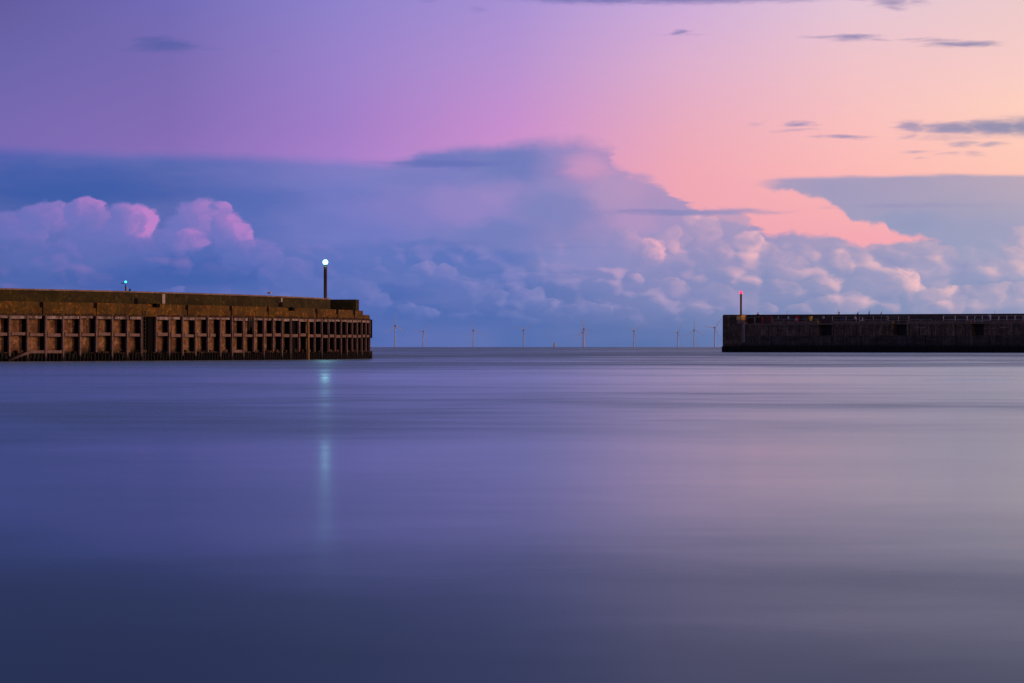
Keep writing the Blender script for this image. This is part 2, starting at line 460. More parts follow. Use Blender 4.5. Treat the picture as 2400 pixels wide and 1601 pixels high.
def drop(r2):
    return -r2 / (2 * R_EARTH)


# ------------------------------------------------------------------ the sea: one sheet that follows the curve of the earth
def build_sea():
    bm = bmesh.new()
    radii = [0.0, 4, 8, 14, 22, 34, 50, 75, 110, 160, 220, 300, 400, 520, 660, 820, 1000, 1200, 1450, 1750, 2050]
    r = 2350
    while r < 6000:
        radii.append(r); r += 60
    while r < 32000:
        radii.append(r); r *= 1.12
    N = 360
    rows = []
    for r in radii[1:]:
        rows.append([bm.verts.new((r * math.sin(a), r * math.cos(a), drop(r * r)))
                     for a in (2 * math.pi * k / N for k in range(N))])
    c = bm.verts.new((0, 0, 0))
    for k in range(N):
        bm.faces.new((c, rows[0][(k + 1) % N], rows[0][k]))
    for i in range(len(rows) - 1):
        for k in range(N):
            k2 = (k + 1) % N
            bm.faces.new((rows[i][k], rows[i][k2], rows[i + 1][k2], rows[i + 1][k]))
    for f in bm.faces:
        if f.normal.z < 0: f.normal_flip()
    m, g, b = mat("sea_water")
    geo = g.n('ShaderNodeNewGeometry')
    pos = geo.outputs['Position']
    X, Y, Z = g.sep(pos)
    # wind-ruffled lanes and slicks, long across the fairway, by distance offshore
    lane = g.noise(g.vmath('MULTIPLY', pos, (1 / 120., 1 / 34., 0)), 1.0, 3.0, 0.55, dim='2D')
    big = g.noise(g.vmath('MULTIPLY', pos, (1 / 700., 1 / 90., 0)), 1.0, 4.0, 0.6, dim='2D')
    fine = g.noise(g.vmath('MULTIPLY', pos, (1 / 6., 1 / 2.2, 0)), 1.0, 3.0, 0.6, dim='2D')
    off = g.math('LOGARITHM', g.math('MAXIMUM', Y, 4.0), 10.0) + (lane - 0.5) * 0.16 + (g.noise(pos, 1 / 22.0, 2.0, 0.5, dim='2D') - 0.5) * 0.14
    lanes = [(6, .35), (12, .30), (15, .265), (19, .225), (23, .19), (28, .155), (36, .14), (43, .165), (50, .22), (60, .25), (70, .235), (80, .215), (100, .21), (150, .205), (178, .215),
             (205, .27), (270, .35), (310, .24), (350, .36), (420, .40), (520, .32), (900, .36), (6000, .38)]
    rl = g.rampf((off - 0.7) * (1 / 3.1), [((math.log10(d) - 0.7) / 3.1, r) for d, r in lanes], 'B_SPLINE')
    mid = g.noise(g.vmath('MULTIPLY', pos, (1 / 36., 1 / 7., 0)), 1.0, 4.0, 0.6, dim='2D')
    far = g.noise(g.vmath('MULTIPLY', pos, (1 / 240., 1 / 34., 0)), 1.0, 3.0, 0.55, dim='2D')
    ch1 = g.noise(pos, 1 / 3.2, 3.0, 0.55, dim='2D')
    ch2 = g.noise(pos, 1 / 12.0, 3.0, 0.55, dim='2D')
    ch3 = g.noise(g.vmath('MULTIPLY', pos, (1.0, 0.6, 0)), 1 / 45.0, 3.0, 0.55, dim='2D')
    var = (big - 0.5) * 0.4 + (far - 0.5) * 0.8 + (mid - 0.5) * 0.35 + (ch1 - 0.5) * 0.40 + (ch2 - 0.5) * 0.7 + (ch3 - 0.5) * 0.7
    rough = g.math('MAXIMUM', rl * (1.0 + var), 0.04)
    g.set(b.inputs['Roughness'], rough)
    m.node_tree.nodes.remove(b)
    gl = g.n('ShaderNodeBsdfGlossy', distribution='GGX')
    gl.inputs['Color'].default_value = (0.74, 0.92, 1.0, 1)
    g.set(gl.inputs['Roughness'], rough)
    df = g.n('ShaderNodeBsdfDiffuse')
    df.inputs['Color'].default_value = (0.02, 0.085, 0.17, 1)
    fr = g.n('ShaderNodeFresnel')
    fr.inputs['IOR'].default_value = 1.333
    mx = g.n('ShaderNodeMixShader')
    out = [n for n in m.node_tree.nodes if n.type == 'OUTPUT_MATERIAL'][0]
    g.set(mx.inputs[0], V(g, fr.outputs[0]) * g.step(rough, 0.22, 0.44, 1.0, 0.60, smooth=False))     # steep wavelets reflect less
    g.t.links.new(df.outputs[0], mx.inputs[1])
    g.t.links.new(gl.outputs[0], mx.inputs[2])
    g.t.links.new(mx.outputs[0], out.inputs[0])
    # lazy swell left over after the long exposure
    sw = g.noise(g.vmath('MULTIPLY', pos, (1 / 30., 1 / 7., 0)), 1.0, 3.0, 0.5, dim='2D') * 0.5 + fine * 0.12
    bp = g.n('ShaderNodeBump')
    bp.inputs['Strength'].default_value = 1.0
    bp.inputs['Distance'].default_value = 0.011
    g.set(bp.inputs['Height'], sw)
    for nd in (gl, fr):
        g.t.links.new(bp.outputs[0], nd.inputs['Normal'])
    o = link_mesh("sea", bm, m, smooth=True, recalc=False)
    o["kind"] = "structure"
    o["label"] = "calm lilac and blue harbour water blurred smooth by long exposure"
    return o


build_sea()


# ------------------------------------------------------------------ object helpers
def tag(o, label=None, cat=None, group=None, kind=None):
    if label: o["label"] = label
    if cat: o["category"] = cat
    if group: o["group"] = group
    if kind: o["kind"] = kind
    return o


def thing(name, label, cat, loc=(0, 0, 0), rz=0.0, group=None):
    o = bpy.data.objects.new(name, None)
    o.empty_display_size = 0.3
    COL.objects.link(o)
    o.location = loc
    o.rotation_euler = (0, 0, rz)
    return tag(o, label, cat, group)


def box(bm, x0, x1, y0, y1, z0, z1, M=None):
    vs = [bm.verts.new((x, y, z)) for x in (x0, x1) for y in (y0, y1) for z in (z0, z1)]
    for f in ((0, 1, 3, 2), (4, 6, 7, 5), (0, 4, 5, 1), (2, 3, 7, 6), (0, 2, 6, 4), (1, 5, 7, 3)):
        bm.faces.new([vs[i] for i in f])
    if M is not None: bmesh.ops.transform(bm, matrix=M, verts=vs)
    return vs


def lathe(bm, prof, n=16, M=None, caps=True):
    rows = []
    for r, z in prof:
        rows.append([bm.verts.new((r * math.cos(2 * math.pi * k / n), r * math.sin(2 * math.pi * k / n), z)) for k in range(n)])
    for i in range(len(rows) - 1):
        for k in range(n):
            bm.faces.new((rows[i][k], rows[i][(k + 1) % n], rows[i + 1][(k + 1) % n], rows[i + 1][k]))
    if caps:
        bm.faces.new(rows[0][::-1]); bm.faces.new(rows[-1])
    vs = [v for r in rows for v in r]
    if M is not None: bmesh.ops.transform(bm, matrix=M, verts=vs)
    return vs


def tube(bm, pts, r, n=8):
    pts = [Vector(p) for p in pts]
    rows = []
    for i, p in enumerate(pts):
        d = (pts[min(i + 1, len(pts) - 1)] - pts[max(i - 1, 0)]).normalized()
        a = d.orthogonal().normalized() if i == 0 else (rows_a - d * rows_a.dot(d)).normalized()
        rows_a = a
        b = d.cross(a)
        rr = r[i] if isinstance(r, (list, tuple)) else r
        rows.append([bm.verts.new(p + a * rr * math.cos(2 * math.pi * k / n) + b * rr * math.sin(2 * math.pi * k / n)) for k in range(n)])
    for i in range(len(rows) - 1):
        for k in range(n):
            bm.faces.new((rows[i][k], rows[i][(k + 1) % n], rows[i + 1][(k + 1) % n], rows[i + 1][k]))
    bm.faces.new(rows[0][::-1]); bm.faces.new(rows[-1])


def plain(name, col, rough=0.7, metal=0.0, var=0.25, scale=6.0, spec=0.3):
    m, g, b = mat(name)
    tc = g.n('ShaderNodeTexCoord')
    n = g.noise(tc.outputs['Object'], scale, 4.0, 0.6)
    f = g.step(n, 0.3, 0.7)
    c0 = tuple(k * (1 - var) for k in col) + (1,)
    c1 = tuple(min(1, k * (1 + var)) for k in col) + (1,)
    g.set(b.inputs['Base Color'], g.mix(f, c0, c1))
    b.inputs['Roughness'].default_value = rough
    b.inputs['Metallic'].default_value = metal
    b.inputs['Specular IOR Level'].default_value = spec
    return m


def weathered(name, base, alt, stain, streak_amt=0.6, rough=0.85, scale=1.0, dark_low=None, cracks=0.0, speck=None):
    """old concrete / stone / timber: blotches, vertical run-off streaks, weed line by the water"""
    m, g, b = mat(name)
    geo = g.n('ShaderNodeNewGeometry')
    p = geo.outputs['Position']
    X, Y, Z = g.sep(p)
    blot = g.noise(g.vmath('MULTIPLY', p, (0.9 * scale,) * 3), 1.0, 5.0, 0.62)
    fine = g.noise(g.vmath('MULTIPLY', p, (5.0 * scale, 5.0 * scale, 2.2 * scale)), 1.0, 4.0, 0.65)
    strk = g.noise(g.vmath('MULTIPLY', p, (3.2 * scale, 3.2 * scale, 0.22 * scale)), 1.0, 4.0, 0.6)
    c = g.mix(g.step(blot, 0.38, 0.64), base + (1,), alt + (1,))
    c = g.mix(g.step(fine, 0.42, 0.66, 0.0, 0.70), c, tuple(k * 0.55 for k in base) + (1,))
    c = g.mix(g.step(strk, 0.52, 0.64, 0.0, streak_amt), c, stain + (1,))
    if speck:
        sp = g.noise(g.vmath('MULTIPLY', p, (2.6, 2.6, 3.4)), 1.0, 5.0, 0.7)
        c = g.mix(g.step(sp, 0.53, 0.62, 0.0, 0.85), c, speck + (1,))
        lo = g.noise(g.vmath('MULTIPLY', p, (0.35, 0.35, 0.8)), 1.0, 3.0, 0.6)
        c = g.mix(g.step(lo, 0.50, 0.62, 0.0, 0.6), c, tuple(k * 0.35 for k in base) + (1,))
    if cracks:
        cr = g.noise(g.vmath('MULTIPLY', p, (0.55, 0.55, 1.3)), 1.0, 4.0, 0.6)
        line = g.step(g.math('ABSOLUTE', cr - 0.5), 0.004, 0.014, 1.0, 0.0)
        gate = g.step(g.noise(g.vmath('MULTIPLY', p, (0.16, 0.16, 0.3)), 1.0, 2.0, 0.5), 0.54, 0.62)
        c = g.mix(line * gate * cracks, c, (0.30, 0.27, 0.25, 1))
    if dark_low:
        edge = Z + (fine - 0.5) * 0.9
        c = g.mix(g.step(edge, dark_low[0], dark_low[1], 1.0, 0.0), c, (0.010, 0.011, 0.009, 1))
    g.set(b.inputs['Base Color'], c)
    b.inputs['Roughness'].default_value = rough
    b.inputs['Specular IOR Level'].default_value = 0.2
    bp = g.n('ShaderNodeBump')
    bp.inputs['Strength'].default_value = 0.6
    bp.inputs['Distance'].default_value = 0.04
    g.set(bp.inputs['Height'], blot * 0.5 + fine)
    g.t.links.new(bp.outputs[0], b.inputs['Normal'])
    return m


def lampmat(name, col, strength):
    m = bpy.data.materials.new(name)
    m.use_nodes = True
    g = NT(m.node_tree)
    e = g.n('ShaderNodeEmission')
    e.inputs[0].default_value = col + (1,)
    e.inputs[1].default_value = strength
    o = g.n('ShaderNodeOutputMaterial')
    g.t.links.new(e.outputs[0], o.inputs[0])
    return m


M_RUSTWALL = weathered("rust_stained_concrete", (0.17, 0.075, 0.034), (0.33, 0.175, 0.075), (0.05, 0.022, 0.011), 0.85, speck=(0.40, 0.24, 0.13), dark_low=(0.45, 1.0))
M_BAND = weathered("lichen_concrete", (0.125, 0.060, 0.010), (0.070, 0.048, 0.007), (0.20, 0.12, 0.05), 0.22, speck=(0.30, 0.125, 0.012))
M_PARAPET = weathered("algae_concrete", (0.044, 0.032, 0.005), (0.034, 0.025, 0.009), (0.014, 0.010, 0.004), 0.35, speck=(0.085, 0.060, 0.008))
M_COPING = weathered("worn_coping", (0.32, 0.22, 0.18), (0.20, 0.13, 0.10), (0.08, 0.055, 0.04), 0.4)
M_TIMBER = weathered("grey_timber", (0.26, 0.17, 0.145), (0.19, 0.12, 0.10), (0.08, 0.048, 0.04), 0.5, scale=2.5, dark_low=(0.1, 0.7))
M_BEAM = weathered("flaking_beam", (0.42, 0.33, 0.30), (0.08, 0.045, 0.033), (0.03, 0.018, 0.014), 0.5, scale=2.0)
M_PILE = weathered("wet_sheet_pile", (0.008, 0.005, 0.004), (0.005, 0.004, 0.004), (0.018, 0.010, 0.008), 0.4, rough=0.8)
M_DARK = plain("tarred_timber_and_shade", (0.005, 0.004, 0.004), 0.9, spec=0.08)  # tarred timber, and shade painted on ribs, slots, doorways and bay voids
M_IRON = plain("black_iron", (0.014, 0.010, 0.010), 0.6)
M_BOLT = plain("rusted_bolt", (0.04, 0.018, 0.010), 0.8)
M_PALE = weathered("pale_post", (0.42, 0.26, 0.10), (0.34, 0.19, 0.07), (0.12, 0.07, 0.03), 0.5, scale=2.5)
M_COLUMN = weathered("rusty_column", (0.10, 0.06, 0.05), (0.07, 0.042, 0.036), (0.03, 0.02, 0.016), 0.5)
M_WHITEP = plain("weathered_white_paint", (0.36, 0.31, 0.28), 0.6, 0, 0.3, 14.0)


# ------------------------------------------------------------------ left pier: curved quay wall with fender bays
POST_PX = [21.4, 64.3, 106.1, 148.0, 187.8, 226.1, 263.3, 299.2, 331.4, 364.7, 396.7, 428.0, 458.0, 487.0, 516.0, 545.0, 569.8, 595.1, 618.6, 639.6,
           660.4, 680.8, 700.8, 719.2, 736.5, 754.3, 770.8, 785.1, 799.2, 813.0, 825.3, 836.9, 847.8, 858.0, 866.0]


def smooth_list(v, it=2):
    v = list(v)
    for _ in range(it):
        v = [v[0]] + [0.25 * v[i - 1] + 0.5 * v[i] + 0.25 * v[i + 1] for i in range(1, len(v) - 1)] + [v[-1]]
    return v


def lay_out_posts():
    """plan positions of the posts: equal bays of 1.75 m along a quay that curves away from the harbour"""
    px = smooth_list(POST_PX)
    y = 257.5
    pts = [((px[0] - 1200) / F * y, y)]
    for q in px[1:]:
        k = (q - 1200) / F
        x0, y0 = pts[-1]
        lo, hi = y0, y0 + 1.75
        # farther end of the 1.75 m bay on this bearing
        a, bq, c = k * k + 1, -2 * (k * x0 + y0), x0 * x0 + y0 * y0 - 1.75 ** 2
        disc = bq * bq - 4 * a * c
        y1 = (-bq + math.sqrt(max(disc, 0))) / (2 * a)
        pts.append((k * y1, y1))
    return pts


POSTS = lay_out_posts()
d0 = Vector(POSTS[0]) - Vector(POSTS[1])
BACKPTS = [tuple(Vector(POSTS[0]) + d0 * k) for k in range(6, 0, -1)]     # the quay runs on out of frame
QUAY = [Vector(p) for p in BACKPTS + POSTS]
NB = len(BACKPTS)


class Curve:
    def __init__(self, pts):
        self.p = pts
    def at(self, s):
        """point and unit tangent at parameter s (in bays)"""
        i = max(0, min(len(self.p) - 2, int(math.floor(s))))
        t = s - i
        a = self.p[max(i - 1, 0)]; b = self.p[i]; c = self.p[i + 1]; d = self.p[min(i + 2, len(self.p) - 1)]
        pos = b + (c - b) * t
        t0 = (c - a); t1 = (d - b)
        tan = (t0 * (1 - t) + t1 * t).normalized()
        return pos, tan
    def off(self, s, depth, z=0.0):
        """depth > 0 goes back into the pier (to the left of the direction of travel)"""
        p, t = self.at(s)
        n = Vector((-t.y, t.x))
        return Vector((p.x + n.x * depth, p.y + n.y * depth, z))
    def s_of_px(self, px, depth=0.0):
        best = None
        for i in range(0, (len(self.p) - 1) * 40 + 1):
            q = self.off(i / 40., depth)
            u = 1200 + q.x / q.y * F
            if best is None or abs(u - px) < best[0]: best = (abs(u - px), i / 40.)
        return best[1]


QC = Curve(QUAY)
S_END = len(QUAY) - 1.0


def slope(s):
    return 0.20 * max(0.0, (s - NB) / 34.0)       # the upper works fall slightly towards the head


def stepped(bm, cuts, bck, z0, c=QC):
    """one connected strip whose front depth and top change in steps: cuts = [(s, front, top), ...] each valid up to the next s"""
    rows = []
    for k in range(len(cuts) - 1):
        s0, f, zt = cuts[k]
        for s in (s0, cuts[k + 1][0]):
            rows.append([bm.verts.new(c.off(s, d, z)) for d, z in ((f, z0), (f, zt), (bck, zt), (bck, z0))])
    for k in range(len(rows) - 1):
        for j in range(4):
            bm.faces.new((rows[k][j], rows[k + 1][j], rows[k + 1][(j + 1) % 4], rows[k][(j + 1) % 4]))
    bm.faces.new(rows[0]); bm.faces.new(rows[-1][::-1])


def strip(bm, s0, s1, f, bck, z0, z1, step=0.5, c=QC, sl=False):
    """solid strip along the quay between depths f (front) and bck (back)"""
    n = max(1, int(round((s1 - s0) / step)))
    rows = []
    for k in range(n + 1):
        s = s0 + (s1 - s0) * k / n
        rows.append([bm.verts.new(c.off(s, d, z - (slope(s) if sl else 0.0))) for d, z in ((f, z0), (f, z1), (bck, z1), (bck, z0))])
    for k in range(n):
        for j in range(4):
            bm.faces.new((rows[k][j], rows[k + 1][j], rows[k + 1][(j + 1) % 4], rows[k][(j + 1) % 4]))
    bm.faces.new(rows[0]); bm.faces.new(rows[-1][::-1])


def frame_at(s, depth=0.0, z=0.0):
    p, t = QC.at(s)
    n = Vector((-t.y, t.x))
    o = QC.off(s, depth, z)
    return Matrix(((t.x, n.x, 0, o.x), (t.y, n.y, 0, o.y), (0, 0, 1, o.z), (0, 0, 0, 1)))


def build_left_pier():
    pier = thing("harbour_pier", "long rusty ochre pier with gridded fender bays on the left side of the entrance", "pier",
                 (QUAY[NB].x, QUAY[NB].y, 0))
    inv = Matrix.Translation((-QUAY[NB].x, -QUAY[NB].y, 0))

    def part(name, bm, m, parent=None, smooth=False):
        bmesh.ops.transform(bm, matrix=inv, verts=bm.verts[:])
        o = link_mesh(name, bm, m, None, smooth)
        o.parent = parent or pier
        return o

    D = 0.47
    # recessed wall behind the fender frame
    bm = bmesh.new(); strip(bm, 0, S_END, D, 3.2, -2.0, 3.24); part("back_wall", bm, M_RUSTWALL)
    # ledge the panels stand on, with a broken edge
    bm = bmesh.new()
    cuts, s = [], 0.0
    while s < S_END - 0.05:
        cuts.append((s, 0.06 + random.uniform(0, .16), 0.62 + random.uniform(-.10, .18))); s += random.uniform(0.10, 0.34)
    cuts.append((S_END, 0, 0))
    stepped(bm, cuts, D - .004, 0.2)
    part("ledge", bm, M_RUSTWALL)
    # sheet piling at the foot
    bm = bmesh.new()
    n = int(S_END * 18)
    top, bot = [], []
    for k in range(n + 1):
        d = -0.02 if (k // 2) % 2 == 0 else 0.24
        zt = 0.52 + 0.05 * math.sin(k * 1.7)
        top.append(bm.verts.new(QC.off(S_END * k / n, d, zt))); bot.append(bm.verts.new(QC.off(S_END * k / n, d, -2.0)))
    tb = [bm.verts.new(QC.off(S_END * k / n, 0.47, 0.5)) for k in range(n + 1)]
    for k in range(n):
        bm.faces.new((bot[k], bot[k + 1], top[k + 1], top[k])); bm.faces.new((top[k], top[k + 1], tb[k + 1], tb[k]))
    part("sheet_piling", bm, M_PILE)
    # posts, ribs behind them, rails between them
    gap_bay = NB + 8
    pale = NB + 23
    for i in range(NB - 2, len(QUAY)):
        if i == gap_bay + 0 and False: continue
        j = random.uniform(-.02, .02)
        M = frame_at(min(i, S_END)) @ Matrix.Rotation(random.gauss(0, .008), 4, 'Y')
        bm = bmesh.new()
        if i == pale:
            box(bm, -.085, .085, -.20, -.02, -1.5, 3.12, M); part("fender_post", bm, M_PALE)["label"] = "pale yellowish fender post"  # lit post, its brightness is put into the pale colour
        else:
            box(bm, -.07 + j, .07 + j + random.uniform(-.01, .02), -.07, .07, random.choice((-1.5, -1.5, .05, .35, .62)), 3.22, M)
            for zz in [0.9 + .42 * q for q in range(6)]:
                box(bm, -.03 + j, .03 + j, -.10, -.071, zz - .03, zz + .03, M)
            part("fender_post", bm, M_TIMBER)
        bm = bmesh.new(); box(bm, -.07, .07, .074, D - 0.004, 0.64, 3.23, M); part("rib", bm, M_DARK)  # near-black colour paints the shade on the rib faces
        if i < len(QUAY) - 1 and i != gap_bay:
            bm = bmesh.new(); wz = random.gauss(0, .025); strip(bm, i + .075, i + .925 - (.3 if i == NB + 13 else 0), -.015, .13, 1.77 + wz, 1.99 + wz + random.uniform(-.03, .02), 1.0)
            part("wale", bm, M_TIMBER)
            bm = bmesh.new(); strip(bm, i + .06 + random.choice((0, 0, 0, .12)), i + .94 - random.choice((0, 0, 0, .15)), -.03, .16, 3.0 + random.uniform(-.03, .05), 3.255, 1.0)
            part("top_beam", bm, M_BEAM)
            cuts, f = [], i + .08
            while f < i + .9:
                cuts.append((f, -.10, 3.262 + (random.uniform(.05, .12) if len(cuts) % 2 else 0.008))); f += random.uniform(.06, .14)
            cuts.append((i + .93, 0, 0))
            bm = bmesh.new(); stepped(bm, cuts, -.032, 3.20); part("bolt_strip", bm, M_BOLT)
            for f in (i + .075, i + .925):
                bm = bmesh.new(); box(bm, -.035, .035, -.09, -.018, 1.70, 2.07, frame_at(f)); part("bracket", bm, M_BOLT)
    # loose low rails in some bays
    for i in (NB + 1, NB + 2, NB + 15):
        bm = bmesh.new(); strip(bm, i + .08, i + .92, -.05, .05, .56, .76, 1.0); part("low_rail", bm, M_TIMBER)
    bm = bmesh.new()
    for f0, f1, z0, z1 in ((NB - .2, NB + 1.0, .02, .62),):
        tube(bm, [QC.off(f0, -.22, z0), QC.off(f1, -.16, z1)], .11, 5)
    part("fallen_timber", bm, M_TIMBER)
    # near-black solids stand in for the shade inside two empty bays
    for a, e, z0, z1 in ((gap_bay + .52, gap_bay + .90, 0.3, 3.3), (NB + 21.15, NB + 21.75, 0.0, 3.15)):
        bm = bmesh.new(); strip(bm, a, e, .10, D - .01, z0, z1, 1.0); part("bay_shade_block", bm, M_DARK)
    # upper wall band, lower at the two landings, with slots
    land = [(QC.s_of_px(299.8), QC.s_of_px(365.5)), (QC.s_of_px(661), QC.s_of_px(690))]
    slots = [QC.s_of_px(p) for p in (97, 222.5, 437.5, 540, 627, 741, 789.5, 829)]
    cuts = [0.0]
    hw = [0.105] * 5 + [0.14, .17, .19]
    ev = [(a, e, 3.93) for a, e in land]
    evs = sorted(ev)
    segs = []
    pos = 0.0
    for a, e, zt in evs:
        segs.append((pos, a, 4.18)); segs.append((a, e, zt)); pos = e
    segs.append((pos, QC.s_of_px(850), 4.18)); segs.append((QC.s_of_px(850), S_END, 3.85))
    bm = bmesh.new()
    for a, e, zt in segs:
        inner = sorted([(s, h) for s, h in zip(slots, hw) if a < s < e])
        p0 = a
        for s, h in inner:
            strip(bm, p0, s - h, -.02, 3.2, 3.26, zt, sl=True); strip(bm, s - h, s + h, .06, 3.2, 3.26, zt - .36, 1.0, sl=True); p0 = s + h
        strip(bm, p0, e, -.02, 3.2, 3.26, zt, sl=True)
    part("wall_band", bm, M_BAND)
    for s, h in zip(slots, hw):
        bm = bmesh.new(); strip(bm, s - h + .004, s + h - .004, -.045, 1.2, 4.18 - .36 + .003, 4.172, 1.0, sl=True); part("slot", bm, M_DARK)  # solid near-black block paints the shadow inside each slot
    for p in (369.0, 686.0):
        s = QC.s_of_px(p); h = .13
        bm = bmesh.new(); strip(bm, s - h, s + h, -.06, .5, 3.94, 4.22, 1.0, sl=True); part("notch_shade_block", bm, M_DARK)  # near-black block draws the shaded notch by colour
    # parapet set back on the deck, with coping and two openings
    SB = 1.5
    s_pe = QC.s_of_px(774, SB)
    bm = bmesh.new()
    door = [(QC.s_of_px(p, SB), w) for p, w in ((318.5, .135), (657.3, .20))]
    p0 = 0.0
    for s, w in door:
        strip(bm, p0, s - w, SB, SB + .9, 4.185 - .3, 5.02, sl=True); strip(bm, s - w, s + w, SB, SB + .9, 4.62, 5.02, 1.0, sl=True)
        p0 = s + w
    strip(bm, p0, s_pe, SB, SB + .9, 3.885, 5.02, sl=True)
    part("parapet", bm, M_PARAPET)
    for a, e in land:
        bm = bmesh.new(); strip(bm, a + .05, e - .02, .25, SB - .004, 3.80, 4.16, sl=True); part("landing_step", bm, M_BAND)
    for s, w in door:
        bm = bmesh.new(); strip(bm, s - w + .004, s + w - .004, SB - .03, SB + .85, 4.16, 4.617, 1.0, sl=True); part("doorway_shade", bm, M_DARK)  # near-black fill, the shade of the opening put into its colour
        bm = bmesh.new(); box(bm, -.34, -.06, -.07, -.004, 4.46, 4.56, frame_at(s - w, SB)); part("hinge_bracket", bm, M_IRON)
    s = 0.0
    while s < s_pe - .01:
        e = min(s_pe, s + 4.6)
        bm = bmesh.new(); strip(bm, s + .008, e - .008, SB - .05, SB + .96, 5.023, 5.13, sl=True); s = e
        part("coping_stone", bm, M_COPING)
    # stains under pale panels on the parapet
    for p, z0, z1, w in ((383.3, 4.27, 4.98, .105), (659.3, 4.66, 4.98, .09)):
        s = QC.s_of_px(p, SB)
        bm = bmesh.new(); strip(bm, s - w, s + w, SB - .03, SB - .004, z0, z1, 1.0, sl=True); part("painted_panel", bm, M_WHITEP)
    # the round head: far parapet and end block
    bm = bmesh.new()
    strip(bm, s_pe + .02, S_END - .01, 6.0, 6.8, 3.2, 5.06); part("far_parapet", bm, M_DARK)
    bm = bmesh.new()
    strip(bm, 0, S_END, 3.204, 9.0, -2.0, 3.6); part("pier_core", bm, M_PARAPET)
    s = QC.s_of_px(857)
    bm = bmesh.new()
    box(bm, -.9, .5, .9, 3.6, 3.4, 4.96, frame_at(S_END - .3)); part("end_block", bm, M_PARAPET)
    # end fender and corner pile
    bm = bmesh.new(); box(bm, .14, .42, -.16, .5, 1.72, 3.28, frame_at(S_END)); part("end_fender", bm, M_DARK)
    bm = bmesh.new(); box(bm, .02, .55, -.14, 1.4, -1.5, .62, frame_at(S_END)); part("corner_pile", bm, M_PILE)
    # ladder with hooped top in the gap bay, second ladder in the dark bay
    for s, zt in ((gap_bay + .12, 3.62), (NB + 20.95, 3.45)):
        M = frame_at(s)
        bm = bmesh.new()
        for dx in (-.16, .16):
            pts = [(dx, -.10, -.2), (dx, -.10, zt - .15), (dx, -.06, zt - .04), (dx, .05, zt), (dx, .25, zt - .02)]
            tube(bm, [M @ Vector(p) for p in pts], .03, 6)
        la = part("ladder", bm, M_IRON)
        bm = bmesh.new()
        z = .1
        while z < zt - .1:
            tube(bm, [M @ Vector((-.16, -.10, z)), M @ Vector((.16, -.10, z))], .018, 5); z += .28
        part("rungs", bm, M_IRON, la)
    # hanging chains and tyre fenders by px 585
    s = NB + 16.45
    for ds, z0 in ((0, 2.25), (.18, 2.5), (.36, 2.1)):
        bm = bmesh.new(); tube(bm, [QC.off(s + ds, -.08, 3.2), QC.off(s + ds, -.09, z0)], .055, 6); part("hanging_chain", bm, M_IRON)
    return pier


LEFT = build_left_pier()


# ------------------------------------------------------------------ beacons
def beacon(name, label, x, y, z0, height, rad, lens_r, col, power, em, light_r, colmat, extras=None):
    t = thing(name, label, "beacon", (x, y, z0), group=None)
    bm = bmesh.new()
    lathe(bm, [(rad * 1.25, 0), (rad * 1.25, .06), (rad, .08), (rad * .94, height - .42), (rad * 1.15, height - .40), (rad * 1.15, height - .32), (rad * .6, height - .30), (rad * .6, height - .12)], 20)
    link_mesh("column", bm, colmat, t, True)
    lan = bmesh.new()
    lathe(lan, [(lens_r * 1.05, -lens_r * 1.15), (lens_r * 1.05, -lens_r * .95), (lens_r * .9, -lens_r * .92)], 20, Matrix.Translation((0, 0, height)))
    lantern = link_mesh("lantern", lan, M_IRON, t)
    bm = bmesh.new()
    prof = [(lens_r * max(.05, math.cos(a)), lens_r * math.sin(a)) for a in [math.radians(d) for d in range(-66, 91, 12)]]
    lathe(bm, prof, 20, Matrix.Translation((0, 0, height)))
    lens = link_mesh("lens", bm, lampmat(name + "_glow", em, 1.0), lantern, True)
    ld = bpy.data.lights.new("lamp_light", 'POINT')
    ld.energy = power
    ld.color = col
    ld.shadow_soft_size = light_r
    lo = bpy.data.objects.new("lamp_light", ld)
    COL.objects.link(lo)
    lo.parent = t
    lo.location = (0, -lens_r - light_r - .02, height + .02)
    return t


def at(px, y):
    return (px - 1200) / F * y


_q = QC.off(QC.s_of_px(762.5, 2.6), 2.6)
GREEN = beacon("harbour_beacon", "tall dark column carrying the brilliant green white light at the left pier head", _q.x, _q.y, 3.6, 4.40, .145, .215,
               (0.45, 1.0, 0.92), 85.0, (1.2, 4.2, 4.0), .22, M_COLUMN)
_q2 = QC.off(QC.s_of_px(294.8, 2.9), 2.9)
SMALL = beacon("harbour_beacon", "short thin post with small green light and side arm above the left parapet", _q2.x, _q2.y, 3.6, 2.18, .045, .085,
               (0.1, 1.0, 0.7), 0.3, (0.15, 2.4, 1.7), .05, M_IRON)
bm = bmesh.new(); box(bm, -.34, -.04, -.02, .02, 2.06, 2.11); link_mesh("side_arm", bm, M_IRON, SMALL)
bm = bmesh.new(); box(bm, .05, .14, -.03, .03, 1.45, 1.82); link_mesh("number_plate", bm, plain("white_plate", (.7, .7, .72), .5), SMALL)

# small bollard and gull on the left pier
_s = QC.s_of_px(304.5, 2.0)
_q = QC.off(_s, 2.0, 5.13 - slope(_s))
bm = bmesh.new()
lathe(bm, [(.075, 0), (.07, .05), (.055, .07), (.055, .11), (.08, .12), (.08, .16), (.05, .18)], 12)
t = link_mesh("bollard", bm, M_IRON); t.location = _q
tag(t, "small black bollard on the parapet just right of the thin green light", "bollard")


